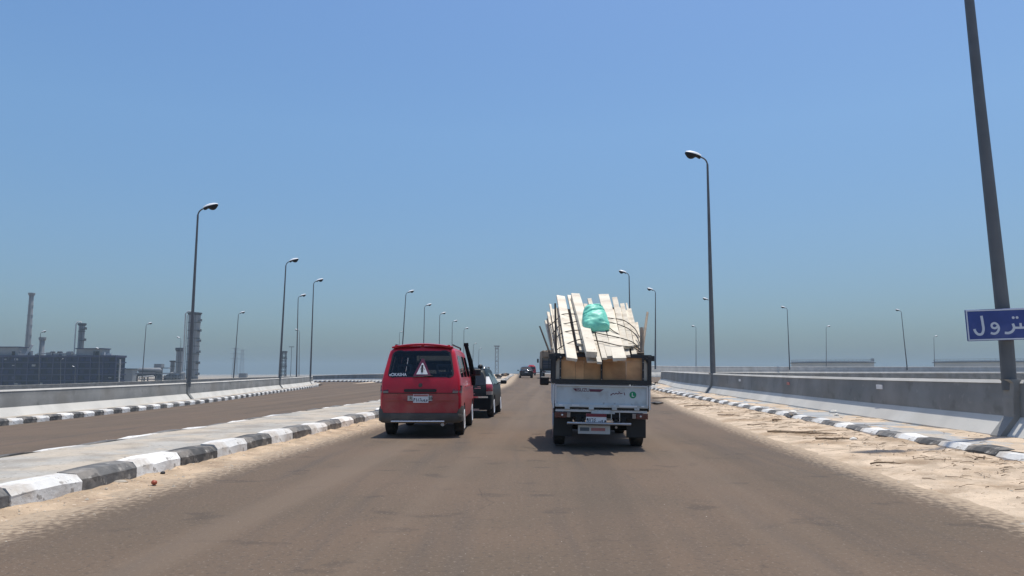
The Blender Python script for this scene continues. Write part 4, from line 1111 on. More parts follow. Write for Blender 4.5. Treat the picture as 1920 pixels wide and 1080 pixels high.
for s in (-1, 1): MB().box((s * .744, .02, 1.36), (.075, .012, .40)).build('wood_panel', M['wood'], tr)
# lights, plate, ladder hoop, step bar, lower plate
for s in (-1, 1):
    tl = bevel(MB().box((s * .69, -.005, .585), (.20, .05, .095)).build('tail_lamp', M['redlamp'], tr), .008)
    bevel(MB().box((s * .555, -.005, .588), (.06, .046, .085)).build('reversing_light', M['clearlamp'], tl), .006)
    MB().lathe([(.017, 0), (.013, .014), (.001, .018)], 12, Matrix.Rotation(R(90), 3, 'X'), (s * .665, -.03, .585)).build('bulb', M['greylamp'], tl)
    bevel(MB().box((s * .64, .42, .40), (.34, .03, .42)).build('mud_flap', M['black'], tr), .01)
pm = MB().box((-.085, -.02, .530), (.345, .012, .175)).build('number_plate', M['plate'], tr)
MB().box((-.085, -.0275, .590), (.343, .004, .055)).build('plate_band', M['platered2'], pm)
tx = MB(); plate_text(tx, '9764 bas', -.25, .462, .042, .075, .012, lambda u, v, d: (u, -.027 - d, v), .001); tx.build('lettering', M['plateink'], pm)
MB().tube([(.17, -.02, .66), (.17, -.03, .49), (.31, -.03, .485), (.31, -.02, .66)], .008, 6).build('hoop', M['steel'], tr)
MB().tube([(-.58, -.05, .452), (.50, -.05, .452)], .024, 10).build('step_bar', M['steel'], tr, smooth=60)
for x in (-.3, .25): MB().box((x, .15, .5), (.05, .4, .06)).build('step_bracket', M['under'], tr)
o = MB().box((-.12, .02, .345), (.545, .012, .145)).build('lower_board', M['conclight'], tr)
MB().box((-.05, .0125, .35), (.24, .003, .05)).build('faded_print', M['platered'], o)
MB().box((-.28, .0125, .35), (.16, .003, .06)).build('faded_print', M['pole'], o)
for s in (-1, 1): MB().box((s * .38, 2.2, .50), (.09, 4.4, .14)).build('chassis_rail', M['under'], tr)
MB().tube([(-.68, .95, .33), (.68, .95, .33)], .055, 10).lathe([(.001, -.1), (.13, -.07), (.13, .07), (.001, .1)], 14, Matrix.Rotation(R(90), 3, 'Y'), (0, .95, .33)).build('rear_axle', M['under'], tr)
for x in (-.62, .30): MB().lathe([(.022, 0), (.022, .02), (.001, .02)], 10, Matrix.Rotation(R(90), 3, 'X'), (x, .5, .36)).build('tow_hook', M['steel'], tr)
add_wheels(tr, ((-.70, .95), (.70, .95), (-.68, 3.9), (.68, 3.9)), .345, .215, 'steel')
MB().box((0, 1.0, .60), (1.3, 1.9, .12)).build('underbody', M['under'], tr)
# cab
cs = lambda zr, wr, i=0., belt=1.05: half_section(.35, .5, belt, zr, .76 - i, .80 - i, .80 - i, wr - i, .09, .03)
CSN = [(2.58, cs(1.60, .64, .03)), (2.63, cs(1.63, .65)), (3.2, cs(1.66, .65)), (3.6, cs(1.62, .65)), (4.1, cs(1.18, .74)), (4.2, cs(1.12, .76)), (4.7, cs(1.0, .74, .02, .93)), (5.0, cs(.85, .68, .1, .78))]
cut = [MB().lathe([(.38, s * .48), (.38, s * 1.0)], 24, Matrix.Rotation(R(90), 3, 'Y'), (0, 3.9, .35)) for s in (-1, 1)]
cb = link('cab', boolean(loft_body(CSN, lambda z: 0., fall=.1, bow=.0), cut, 'cab', M['cabwhite']), M['cabwhite'], tr)
for s in (-1, 1):
    MB().grid([[Vector((s * (.806 - .31 * (z - 1.05)), y, z)) for y in (2.72, 3.2, 3.95 - (z - 1.08) * .75)] for z in (1.08, 1.3, 1.52)]).build('side_window', M['darkglass'], cb)
    mr = bevel(MB().box((s * .985, 3.55, 1.12), (.20, .09, .19)).build('mirror', M['black'], tr), .035, 3)
    MB().bar((s * .79, 3.6, 1.08), (s * .92, 3.56, 1.1), .04, .04).build('mirror_arm', M['black'], mr)
MB().grid([[Vector((x, 2.568, z)) for x in (-.58, 0, .58)] for z in (1.15, 1.5)]).build('rear_window', M['darkglass'], cb)
MB().grid([[Vector((x * (1 - (z - 1.2) * .12), 4.13 - (z - 1.2) * 1.15, z + .02)) for x in (-.66, 0, .66)] for z in (1.2, 1.4, 1.58)]).build('windscreen', M['darkglass'], cb)

# ---- the planks: a bundle that lies on the tailgate rack and climbs forwards over the cab
XC = at(1125, 700, TY).x + .06
SL = .385
def load_z(x, y):
    u = abs(x - XC) / .92
    return 1.60 + (y - 12.55) * SL - .30 * u ** 2.6
def on_load(px, py, lift=0.):
    Y = 12.3
    while Y < 19:
        p = at(px, py, Y)
        if p.z <= load_z(p.x, Y) + lift or False: 
            return p
        Y += .01
    return p
def ray_load(px, py, lift=0.):
    "first point of the pixel's ray under the load's top surface, coming from the camera"
    Y = 11.8; last = None
    while Y < 18.5:
        p = at(px, py, Y)
        if p.z < load_z(p.x, Y) + lift and Y > 12.2: return p
        Y += .01
    return p
def plank(a, b, wd, th, m, label, group='planks loaded on the truck', name='plank', roll=0.):
    a, b = Vector(a), Vector(b); t = b - a; L = t.length; t.normalize()
    u = Vector((-math.sin(roll), 0, math.cos(roll))); r = t.cross(u).normalized(); u = r.cross(t)
    mb = MB(); n = 4; prof = [(-.5, -.5), (.5, -.5), (.5, .5), (-.5, .5)]; rr = random.Random(int(a.x * 1e4) + int(b.z * 1e4))
    vs = []; sag = rr.uniform(-.015, .02)
    for i in range(n + 1):
        s = i / n
        for px_, pz_ in prof: vs.append(Vector((px_ * wd * (1 + rr.uniform(-.02, .02)), s * L + (rr.uniform(-.012, .012) if i in (0, n) else 0), pz_ * th + sag * math.sin(math.pi * s))))
    fs = []
    for i in range(n):
        for k in range(4): p_, q_ = i * 4 + k, i * 4 + (k + 1) % 4; fs.append((p_, q_, q_ + 4, p_ + 4))
    fs += [(3, 2, 1, 0), (n*4, n*4 + 1, n*4 + 2, n*4 + 3)]
    o = mb.add(vs, fs).build(name, m)
    o.matrix_world = Matrix((r, t, u)).transposed().to_4x4(); o.location = a
    tag(o, label, 'plank', group); return o
# top layer, measured in the photograph as (left, right, row) of the lower end and of the upper end
TOP = [
 ((405, 530, 945), (270, 380, 150), .05, .03, 'wide pale plank at the left of the load, its lower end over the rack'),
 ((650, 787, 885), (455, 562, 135), .10, .06, 'thick pale beam left of the green sack, dark lower end showing'),
 ((530, 605, 760), (412, 462, 140), .04, -.02, 'yellowish plank between the wide left plank and the thick beam'),
 ((655, 792, 978), (560, 660, 560), .03, -.09, 'lowest-hanging short plank under the thick beam'),
 ((792, 842, 988), (612, 664, 250), .04, .0, 'long plank just right of the thick beam, running under the sack'),
 ((846, 914, 938), (666, 712, 182), .04, .02, 'plank running under the middle of the sack'),
 ((918, 988, 918), (716, 790, 262), .05, .0, 'plank under the right half of the sack'),
 ((990, 1040, 962), (800, 830, 300), .035, -.03, 'narrow plank hanging lowest right of the beam'),
 ((1012, 1132, 942), (790, 950, 130), .045, .03, 'wide white plank rising tallest behind the right of the green sack'),
 ((1134, 1218, 903), (1040, 1078, 420), .04, -.03, 'short broad plank at the right, fourth lower end from the right stake'),
 ((1222, 1300, 890), (1140, 1180, 430), .04, -.04, 'short broad plank nearest the right rear corner'),
 ((1118, 1186, 800), (970, 1046, 165), .04, .03, 'plank with a rounded top next to the tallest white plank'),
 ((1190, 1256, 785), (1078, 1130, 245), .04, .02, 'right plank with a cut top below the rounded one'),
 ((1258, 1290, 770), (1150, 1168, 236), .03, .03, 'thin lath standing proud at the upper right'),
 ((1292, 1330, 770), (1170, 1226, 312), .04, .0, 'plank with a dark hole near its top at the upper right'),
 ((1320, 1352, 810), (1264, 1310, 486), .04, -.01, 'short plank at the right edge of the load'),
 ((318, 388, 885), (214, 266, 318), .04, .0, 'plank left of the wide left plank'),
 ((284, 314, 872), (180, 204, 250), .03, .02, 'thin lath rising at the upper left'),
 ((248, 282, 872), (148, 184, 352), .04, .0, 'plank at the left flank behind the black stake'),
 ((560, 640, 840), (505, 560, 450), .035, -.07, 'sunken plank in the gap left of the thick beam'),
 ((1060, 1120, 880), (955, 1000, 320), .035, -.05, 'plank filling the gap right of the tallest white plank'),
 ((1160, 1215, 790), (1040, 1082, 300), .035, -.04, 'plank filling the gap between the rounded and the cut-topped planks'),
 ((1225, 1275, 790), (1128, 1170, 330), .035, -.04, 'sunken plank beside the thin lath at the upper right'),
 ((345, 400, 860), (255, 290, 300), .035, -.05, 'sunken plank behind the thin rod on the left'),
 ((208, 244, 820), (120, 160, 462), .04, -.01, 'short plank bulging at the far left of the load'),
]
TQ = lambda u, v: (1003 + u / 6.75, 534 + v / 6.75)
for (bl, br_, bv), (tl_, tr_, tv), th, lift, lb in TOP:
    a = ray_load(*TQ((bl + br_) / 2, bv), lift); b = ray_load(*TQ((tl_ + tr_) / 2, tv), lift)
    wd = ((br_ - bl) * a.y + (tr_ - tl_) * b.y) / 2 / 6.75 / F * 1.0
    plank(a, b, wd, th, M['wood'], lb, roll=(a.x - XC) * .22)
# hidden layers that give the bundle its depth
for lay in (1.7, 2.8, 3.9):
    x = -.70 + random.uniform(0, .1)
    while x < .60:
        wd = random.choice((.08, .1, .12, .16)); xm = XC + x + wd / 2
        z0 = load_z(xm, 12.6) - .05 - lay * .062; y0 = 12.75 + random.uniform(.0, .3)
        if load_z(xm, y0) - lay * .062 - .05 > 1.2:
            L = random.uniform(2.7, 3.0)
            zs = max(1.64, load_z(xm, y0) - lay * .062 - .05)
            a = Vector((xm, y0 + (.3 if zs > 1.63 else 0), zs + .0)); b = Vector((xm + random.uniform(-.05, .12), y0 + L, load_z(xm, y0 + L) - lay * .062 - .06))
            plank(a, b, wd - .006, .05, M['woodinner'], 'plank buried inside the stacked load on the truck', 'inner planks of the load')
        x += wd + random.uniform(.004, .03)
# dark sticks and stakes at the sides
def stake(p, q, Y1, Y2, r, label, m='stick'):
    o = MB().tube([at(*p, Y1), at(*q, Y2)], [r, r * .8], 7).build('stake', M[m]); tag(o, label, 'stake'); return o
stake((1030, 660), (1012, 612), 13.4, 13.8, .018, 'thin dark stake leaning out left of the plank load')
stake((1043, 672), (1041, 569), 12.95, 13.2, .022, 'upright black stake at the left side of the load')
stake((1054, 672), (1045, 579), 12.9, 14.8, .014, 'thin dark rod lying along the left planks')
stake((1037, 668), (1026, 598), 13.2, 15.0, .018, 'dark rod at the left flank of the load')
stake((1044, 668), (1033, 592), 13.0, 14.9, .014, 'dark thin rod beside the upright black stake')
stake((1203, 664), (1214, 586), 13.4, 14.3, .028, 'grey wooden stake leaning out right of the load', 'woodold')
o = MB().tube([at(1204, 668, 13.2), at(1203, 614, 13.25)], [.04, .035], 6).build('stake', M['woodold']); tag(o, 'short thick grey post at the right rear of the load', 'stake')
# ropes across the load
def rope(pxs, label, lift=.075):
    pts = [ray_load(x, y, lift) for x, y in pxs]
    P_ = path3([tuple(p) for p in pts], .05)
    o = MB().tube(P_, .009, 6).build('rope', M['rope'], smooth=60); tag(o, label, 'rope', 'ropes over the planks')
rope([(1030, 611), (1045, 598), (1053, 590), (1090, 590), (1140, 596), (1170, 601), (1186, 612), (1199, 632)], 'topmost dark rope, passing behind the green sack')
rope([(1036, 625), (1052, 609), (1075, 604), (1092, 600), (1143, 604), (1176, 615), (1190, 626), (1200, 645)], 'second dark rope from the top, touching the sack')
rope([(1037, 626 + 12), (1055, 624), (1084, 619), (1100, 620), (1127, 626), (1160, 633), (1185, 641), (1200, 655)], 'third dark rope, just below the green sack')
rope([(1044, 656), (1058, 647), (1090, 636), (1105, 637), (1130, 641), (1160, 648), (1188, 652), (1201, 660)], 'lowest dark rope across the plank ends')
rope([(1142, 614), (1152, 622), (1161, 627)], 'short rope end running right from the sack')

# green sack
def sack():
    c = ray_load(1115, 597, .20)
    n, m_ = 44, 40; rows = []
    ax = Vector((-.04, .72, .70)).normalized(); rt = ax.cross(Vector((0, 0, 1))).normalized(); up = rt.cross(ax)
    for i in range(n + 1):
        s = i / n; v = -1 + 2 * s
        wd = .27 * (1 - .24 * s - .30 * max(0, s - .5) ** 1.2) * (1 - abs(v) ** 7 * .55)
        hh = .17 * (1 - abs(v) ** 3.2) ** .75 + .012
        row = []
        for k in range(m_):
            a = 2 * math.pi * k / m_
            ca, sa = math.cos(a), math.sin(a)
            px_ = math.copysign(abs(ca) ** .75, ca) * wd; pz_ = math.copysign(abs(sa) ** .85, sa) * hh
            if s < .12: px_ *= 1 + .30 * abs(ca) ** 6 * (1 - s / .12)
            nn = noise.noise((px_ * 7, v * 2.2, pz_ * 7)) * .035 + noise.noise((px_ * 16 + 5, v * 5, pz_ * 16)) * .010
            nn += .03 * (abs(noise.noise((px_ * 6 + 9, v * 3.4, 1.7))) - .2) - .022 * max(0, 1 - abs(noise.noise((px_ * 5 - 3, v * 2.6 + px_ * 4, 4.1))) * 9)
            crease = -.045 * math.exp(-((v - .18 - px_ * .5) / .05) ** 2) - .04 * math.exp(-((v - .62 + px_ * .7) / .05) ** 2)
            p = c + rt * px_ + ax * (v * .36 + px_ * .1) + up * (pz_ + (nn + crease) * (1 if sa > 0 else .2))
            row.append(p)
        rows.append(row + [row[0]])
    o = MB().grid(rows).add(rows[0][:-1], [tuple(range(m_))]).add(rows[-1][:-1], [tuple(range(m_))]).build('sack', M['sack'], smooth=70)
    tag(o, 'bright sea-green plastic sack tied on top of the planks', 'sack')
    nk = MB().tube([c + ax * .34 - up * .03 + rt * .04, c + ax * .37 - up * .08 + rt * .045, c + ax * .38 - up * .14 + rt * .06], [.05, .03, .05], 9).build('knot', M['sack'], o, smooth=60)
sack()

# ------------------------------------------------------------------ refinery on the left
def rx(px, Y): return at(px, 700, Y).x
def rz(py, Y): return at(960, py, Y).z
def dark_building():
    Y = 330; x0, x1 = rx(-90, Y), rx(216, Y); z0, z1 = PLAIN, rz(668, Y)
    t = empty('industrial_building', ((x0 + x1) / 2, Y, PLAIN)); tag(t, 'long dark navy industrial building with banded storeys at the left edge', 'building')
    W = x1 - x0; H = z1 - z0
    MB().box((0, 4.5, H / 2), (W - .6, 8, H - .4)).build('core', M['navy'], t)
    nlev, nc = 5, 26
    hs_ = H / nlev
    for l in range(nlev + 1):
        MB().box((0, 4.2, l * hs_), (W + .4, 9.0, .55 if l < nlev else .9)).build('floor_slab', M['navyslab'], t)
    pm_ = MB().box((0, 0, 0), (W / nc - .5, .25, hs_ - 1.0)).mesh('panel'); pm_.materials.append(M['navy'])
    for l in range(nlev):
        for c in range(nc):
            if random.random() < .1: continue
            o = link('panel', pm_, None, t); o.location = (-W/2 + (c + .5) * W / nc, .2 + random.uniform(0, .35), (l + .5) * hs_ + random.uniform(-.12, .12)); o.scale = (1, 1, random.uniform(.8, 1))
    for c in range(0, nc + 1, 2): MB().box((-W/2 + c * W / nc, .05, H / 2), (.45, .5, H)).build('column', M['navyslab'], t)
    for (a, b, zt) in ((137, 186, 653), (-60, 27, 650)):
        xa, xb = rx(a, Y) - t.location.x, rx(b, Y) - t.location.x; hh = rz(zt, Y) - z1
        r_ = MB().box(((xa + xb) / 2, 4.5, H + hh / 2), (xb - xa, 6, hh - .3)).build('roof_house', M['refgrey'], t)
        MB().box(((xa + xb) / 2, 4.5, H + hh - .1), (xb - xa + .8, 6.8, .4)).build('roof_slab', M['navyslab'], r_)
        MB().box((xb - 2, 1.4, H + 1.3), (1.1, .6, 1.8)).build('door', M['under'], r_)
    for px_ in (87, 90, 100, 104, 119, 124):
        xa = rx(px_, Y) - t.location.x
        MB().lathe([(.5, 0), (.5, 1.1), (.75, 1.2), (.7, 1.8), (.1, 2.0)], 8, None, (xa, 3, H + .3)).build('roof_vent', M['refdark'], t)
    rr_ = random.Random(5)
    for k in range(16):
        xa = rx(10 + k * 12.5, Y) - t.location.x; hh = rr_.uniform(.6, 2.4)
        MB().box((xa, rr_.uniform(1, 7), H + hh / 2 + .3), (rr_.uniform(.3, 2.2), 1.2, hh)).build('roof_unit', M[rr_.choice(('refgrey', 'refdark', 'refpale'))], t)
    for z_, a_, b_ in ((H + 1.3, 60, 130), (H + .9, 96, 138), (H + 1.9, 0, 30)):
        MB().tube([(rx(a_, Y) - t.location.x, 2.4, z_), (rx(b_, Y) - t.location.x, 2.4, z_)], .22, 6).build('roof_pipe', M['refgrey'], t)
    for k in range(14):
        xa = rr_.uniform(-W * .2, W * .47); l = rr_.randrange(5)
        MB().box((xa, -.02, (l + .5) * hs_), (rr_.uniform(.5, 1.6), .3, rr_.uniform(.4, 1.2))).build('window', M[rr_.choice(('refpale', 'refgrey', 'navyslab', 'refgrey'))], t)
    MB().bar((rx(36, Y) - t.location.x, 3, H), (rx(46, Y) - t.location.x, 4, H + 5.2), 1.0, .8).build('chute', M['refpale'], t)
    MB().box((W / 2 + .8, 2, H * .45), (.5, .5, H * .9)).build('end_post', M['refpale'], t)
    for z in (1, 4, 7, 10): MB().box((W/2 + .6, 2, z), (1.0, 3.0, .18)).build('stair_landing', M['refgrey'], t)
dark_building()
def ring_tower(name, px, Y, ytop, ybot, r, nring, label, mats=('refgrey', 'refdark'), taper=1., cap=0., pipes=(), plats=()):
    x = rx(px, Y); zt = rz(ytop, Y); zb = PLAIN if ybot is None else rz(ybot, Y); H = zt - zb
    t = empty(name, (x, Y, zb)); tag(t, label, 'tower' if name != 'chimney' else 'chimney')
    MB().lathe([(r * taper, 0), (r, H * .985), (r * .7, H)], 20).build('shell', M[mats[0]], t, smooth=40)
    for i in range(1, nring + 1):
        z = H * i / (nring + .3); rr = r * taper + (r - r * taper) * z / H
        MB().lathe([(rr + .02, -.12), (rr + .22, -.12), (rr + .22, .12), (rr + .02, .12)], 20, None, (0, 0, z)).build('ring', M[mats[1]], t)
    if cap: MB().lathe([(r + .05, H - cap), (r + .55, H - cap * .6), (r + .55, H - .1), (r + .05, H)], 20).build('rim', M[mats[1]], t)
    for sx in (-.35, .35): MB().tube([(r * .55 + sx, -r * taper - .35, 0), (r * .5 + sx, -r - .35, H)], .09, 5).build('ladder_rail', M[mats[1]], t)
    for (dx, f0, f1, pr) in pipes:
        MB().tube([(dx, -1.2, H * f0), (dx, -1.2, H * f1), (dx * .75, -.9, H * f1 + 1.2), (dx * .2, -.3, H * f1 + 1.2), (dx * .1, -.2, H - .2)], pr, 8).build('pipe', M['refpale'], t, smooth=60)
    for f in plats:
        MB().box((r * .9, -.8, H * f), (2.4, 1.8, .22)).build('platform', M[mats[1]], t)
        MB().box((r * .9 + 1.1, -.8, H * f + .55), (.08, 1.8, .9)).build('railing', M[mats[1]], t)
    return t
ring_tower('chimney', 48.5, 370, 549, None, 1.0, 9, 'tall slim ringed chimney stack at the far left', taper=1.5, cap=1.4, mats=('refgrey', 'refgrey'))
ring_tower('stack', 75, 350, 632, None, 1.0, 3, 'short stack with a flared top behind the dark building', cap=1.8, taper=1.5, mats=('refgrey', 'refgrey'))
ring_tower('process_column', 148, 352, 606, None, 1.35, 2, 'process column with a bent pipe above the dark building', cap=1.2, pipes=((-2.2, .2, .98, .28),), plats=(.72, .9))
ring_tower('process_column', 360, 360, 586, None, 2.75, 9, 'tallest banded process column with side pipes, behind the lamp post', pipes=((-4.0, .1, .98, .3), (-3.1, .2, .95, .22)), plats=(.15, .3, .45, .6, .74, .88), cap=1.)
ring_tower('process_column', 335, 380, 652, None, 1.6, 3, 'smaller dark column left of the tallest process column', cap=1.8, mats=('refgrey', 'refdark'))
ring_tower('process_column', 323, 384, 676, None, 1.1, 1, 'low pale vessel left of the refinery columns', cap=.8)
def vessel_rack():
    Y = 350; t = empty('pipe_rack', (rx(291, Y), Y, PLAIN)); tag(t, 'low tangle of refinery vessels and pipes left of the tall column', 'refinery plant')
    H = lambda py: rz(py, Y) - PLAIN
    X = lambda px: rx(px, Y) - t.location.x
    MB().tube([(X(258), 0, H(694)), (X(261), 0, H(694)), (X(300), 0, H(694)), (X(303), 0, H(694))], [.3, 1.1, 1.1, .3], 12).build('vessel', M['refgrey'], t, smooth=60)
    MB().tube([(X(262), -1.5, H(702)), (X(296), -1.5, H(702))], .9, 12).build('vessel', M['refdark'], t, smooth=60)
    MB().tube([(X(267), -3, H(711)), (X(268), -3, H(707)), (X(294), -3, H(705))], .35, 8).build('pipe', M['refpale'], t, smooth=60)
    for px_ in (259, 266, 275, 286, 296, 305, 311, 318, 328, 337): MB().box((X(px_), random.uniform(-2, 4), H(704) / 2), (.5, .5, H(704))).build('column', M['refdark'], t)
    for a, b, py_ in ((257, 300, 700), (290, 312, 690), (300, 340, 700), (305, 340, 707), (262, 340, 711)): MB().box(((X(a) + X(b)) / 2, random.uniform(-1, 4), H(py_)), (X(b) - X(a), 3, .45)).build('beam', M['refgrey'], t)
    for px_, py_, r_ in ((290, 685, 1.3), (315, 698, 1.7), (325, 701, 1.5), (333, 697, 1.3), (307, 702, 1.2)):
        MB().lathe([(r_, 0), (r_, H(py_) - .6), (r_ * .6, H(py_)), (.01, H(py_) + .2)], 14, None, (X(px_), 5, 0)).build('drum', M['refgrey'], t, smooth=40)
    MB().box((X(294), 2, H(686)), (3.4, 3, 1.8)).build('cooler', M['refgrey'], t)
vessel_rack()
o = empty('shed', (rx(244, 390), 390, PLAIN)); tag(o, 'small pale hut right of the dark building', 'hut')
MB().box((0, 0, 4), (5, 5, 8)).build('wall', M['refgrey'], o); MB().box((0, 0, 8.2), (6, 6, .4)).build('roof', M['refdark'], o)

def lattice(px, Y, ytop, wb, wt, label, heads=(), m='refdark', name='pylon'):
    t = empty(name, (rx(px, Y), Y, PLAIN)); tag(t, label, name)
    H = rz(ytop, Y) - PLAIN; lg = MB(); brc = MB(); n = 9
    c = lambda f, sx, sy: (sx * (wb + (wt - wb) * f) / 2, sy * (wb + (wt - wb) * f) / 2, H * f)
    for sx in (-1, 1):
        for sy in (-1, 1): MB().bar(c(0, sx, sy), c(1, sx, sy), .32, .32).build('leg', M[m], t)
    for i in range(n):
        f0, f1 = i / n, (i + 1) / n
        for sx, sy, ex, ey in ((-1, -1, 1, -1), (-1, 1, 1, 1), (-1, -1, -1, 1), (1, -1, 1, 1)):
            brc.bar(c(f0, sx, sy), c(f1, ex, ey), .16, .16).bar(c(f0, ex, ey), c(f1, sx, sy), .16, .16)
    brc.build('bracing', M[m], t)
    for f, wd, hh in heads: MB().box((0, 0, H * f), (wd, 2.2, hh)).build('crossarm', M[m], t)
    return t
lattice(931.5, 420, 649, 1.9, 1.6, 'square lattice tower standing on the horizon above the road', ((1., 3.2, .6), (.93, 2.2, .5), (.6, 2.0, .4)), 'refgrey')
lattice(531, 430, 660, 2.8, 2.2, 'short dark lattice tower behind the second left barrier lamp', ((1., 3.4, 1.), (.8, 3.4, .6), (.55, 3.4, .6)))
lattice(440, 1100, 652, 7., 2.5, 'faint power pylon in the haze behind the left ramp lamp', ((.97, 12, .5), (.8, 15, .5), (.64, 13, .5)), 'refgrey')
lattice(453, 1300, 655, 7., 2.5, 'faintest power pylon just right of the other', ((.97, 12, .5), (.8, 15, .5), (.64, 13, .5)), 'refgrey')
o = empty('container', (rx(456, 420), 420, PLAIN)); tag(o, 'small grey cabin on the plain right of the left ramp lamp', 'cabin')
MB().box((0, 0, 4.6), (4.0, 3, 2.6)).build('wall', M['refgrey'], o)
for s in (-1, 1): MB().box((s * 1.6, 0, 1.7), (.4, .4, 3.4)).build('leg', M['refdark'], o)

def tank(pl_, pr_, Y, ytop, label):
    x0, x1 = rx(pl_, Y), rx(pr_, Y); r = (x1 - x0) / 2; H = rz(ytop, Y) - PLAIN
    t = empty('storage_tank', ((x0 + x1) / 2, Y, PLAIN)); tag(t, label, 'storage tank')
    MB().lathe([(r, 0), (r, H)], 72).build('shell', M['tank'], t, smooth=30)
    MB().lathe([(r + .05, H - 1.1), (r + 1.1, H - 1.0), (r + 1.1, H - .7), (r + .05, H - .6)], 72).build('wind_girder', M['refdark'], t)
    rl = MB(); n = 60
    for k in range(n):
        a = 2 * math.pi * k / n
        rl.bar((r * math.cos(a), r * math.sin(a), H), (r * math.cos(a), r * math.sin(a), H + 1.1), .12, .12)
        b = 2 * math.pi * (k + 1) / n
        rl.bar((r * math.cos(a), r * math.sin(a), H + 1.1), (r * math.cos(b), r * math.sin(b), H + 1.1), .12, .12)
    rl.build('railing', M['refgrey'], t)
    hx = r * .86
    MB().box((hx, -r * .45, H + .9), (1.4, 1.4, 1.8)).build('gauge_house', M['refgrey'], t)
    st = MB()
    for k in range(24):
        a = R(160 - k * 2.6); st.box(((r + .7) * math.cos(a), (r + .7) * math.sin(a), H * k / 24), (1.2, 1.2, .3))
    st.build('stair', M['refdark'], t)
tank(1489, 1632, 480, 678, 'wide low storage tank in the haze, left one of two')
tank(1764, 1925, 480, 677, 'wide low storage tank in the haze behind the sign post')

# ------------------------------------------------------------------ litter, twigs and stones
def rock_mesh(seed, sx=1., sy=1., sz=.7):
    bm = bmesh.new(); bmesh.ops.create_icosphere(bm, subdivisions=2, radius=1)
    for v in bm.verts:
        n = 1 + .28 * noise.noise(v.co * 1.3 + Vector((seed * 3.7, 0, 0)))
        v.co = Vector((v.co.x * sx, v.co.y * sy, v.co.z * sz)) * n
    me = bpy.data.meshes.new('rock'); bm.to_mesh(me); bm.free(); me.shade_smooth(); me.set_sharp_from_angle(angle=R(40)); return me
def small(name, px, py, z, r, m, label, cat, dims=(1, 1, .7), seed=0):
    Y = 3.
    while at(px, py, Y).z > z + ZR(Y): Y += .02
    p = at(px, py, Y)
    o = link(name, rock_mesh(seed, *dims), M[m]); o.location = p + Vector((0, 0, r * dims[2] * .5)); o.scale = (r,) * 3; o.rotation_euler = (0, 0, seed * 1.7)
    tag(o, label, cat); return o
small('tomato', 289, 907, .03, .034, 'tomato', 'small orange-red fruit lying on the sand by the median kerb', 'fruit', (1, 1, .85), 1)
small('stone', 226, 905, .03, .06, 'stone', 'flat beige stone lying against the dark kerb stone', 'stone', (1.3, .8, .35), 2)
small('tar_lump', 234, 864, .17, .055, 'tar', 'small black lump on top of the median kerb', 'lump', (1, 1, .6), 3)
small('stone', 117, 849, .17, .07, 'stone', 'lone brown stone on the median pavement', 'stone', (1.3, .9, .6), 4)
small('stone', 1562, 774, .17, .11, 'chalk', 'white rubble stone on the right pavement, the larger', 'stone', (1.2, .8, .5), 5)
small('stone', 1569, 779, .17, .07, 'chalk', 'small white stone next to the larger white rubble', 'stone', (1.2, .8, .5), 6)
small('stone', 1487, 777, .17, .11, 'chalk', 'white stone on the edge of the right kerb', 'stone', (1, .9, .7), 7)
small('stone', 1600, 826, .06, .07, 'chalk', 'white stone on the sand among the branches', 'stone', (1, .9, .6), 8)
small('tyre_scrap', 1232, 757, .04, .16, 'tar', 'black tyre scrap on the sand edge right of the truck', 'scrap', (1.6, .9, .35), 9)
small('stone', 305, 888, .03, .03, 'tar', 'tiny black pebble right of the orange-red fruit', 'stone', (1, 1, .7), 10)
small('stone', 1765, 836, .06, .05, 'stone', 'small beige stone below the right kerb', 'stone', (1.1, .9, .6), 11)
for k_, (y_, dx_, r_) in enumerate(((62, -1.0, .16), (70, -1.6, .2), (78, -.9, .22), (84, -2.2, .25), (92, -1.2, .2), (100, -1.8, .28), (112, -1.0, .22), (124, -1.6, .3), (140, -1.2, .3), (160, -1.8, .35))):
    o = link('dark_lump', rock_mesh(20 + k_, 1.3, .9, .8), M['tar'] if k_ % 3 else M['twig']); o.location = (XL(y_) + dx_, y_, ZR(y_) + .14 + r_ * .3); o.scale = (r_,) * 3
    tag(o, 'dark lump of rubble on the pale verge left of the far road', 'lump', 'rubble on the far verge')
# broken branches in the sand
def branch(px, py, L, ang, r, label):
    Y = 4.
    while at(px, py, Y).z > .06 + ZR(Y): Y += .02
    p = at(px, py, Y); d = Vector((math.cos(ang), math.sin(ang), 0))
    pts = []
    for i in range(6):
        s = i / 5 - .5
        pts.append(Vector((d.x * s * L, d.y * s * L, .02 + .02 * random.random())) + Vector((-d.y, d.x, 0)) * .05 * L * random.uniform(-1, 1))
    mb = MB().tube(pts, [r, r, r * .9, r * .8, r * .6, r * .4], 6)
    for k in (2, 3): mb.tube([pts[k], pts[k] + d * L * .15 + Vector((-d.y, d.x, .15)) * L * .15 * random.choice((-1, 1))], [r * .5, r * .2], 5)
    o = mb.build('dry_branch', M['twig'], smooth=60); o.location = p; tag(o, label, 'branch', 'dry branches on the sand')
for a in ((1482, 812, 1.0, .1, .020, 'long thick dry branch on the sand below the right kerb'), (1530, 815, .8, -.2, .018, 'dry branch right of the thickest one on the sand'), (1568, 825, .9, .25, .02, 'dry branch beside the white stone on the sand'),
          (1455, 789, .6, 1.0, .03, 'stubby dark branch against the right kerb'), (1310, 762, 1.2, .3, .02, 'dry branch far along the sand strip'), (1370, 780, .8, .1, .015, 'thin dry branch in the middle of the sand strip'),
          (1420, 798, .6, .5, .012, 'thin reddish twig on the sand'), (1665, 872, .5, .1, .012, 'thin twig lying alone on the wide sand'), (1840, 862, .6, .8, .014, 'forked twig under the right kerb near the frame edge'), (1255, 747, 1.6, .2, .03, 'pile branch at the far end of the sand strip')):
    branch(*a)
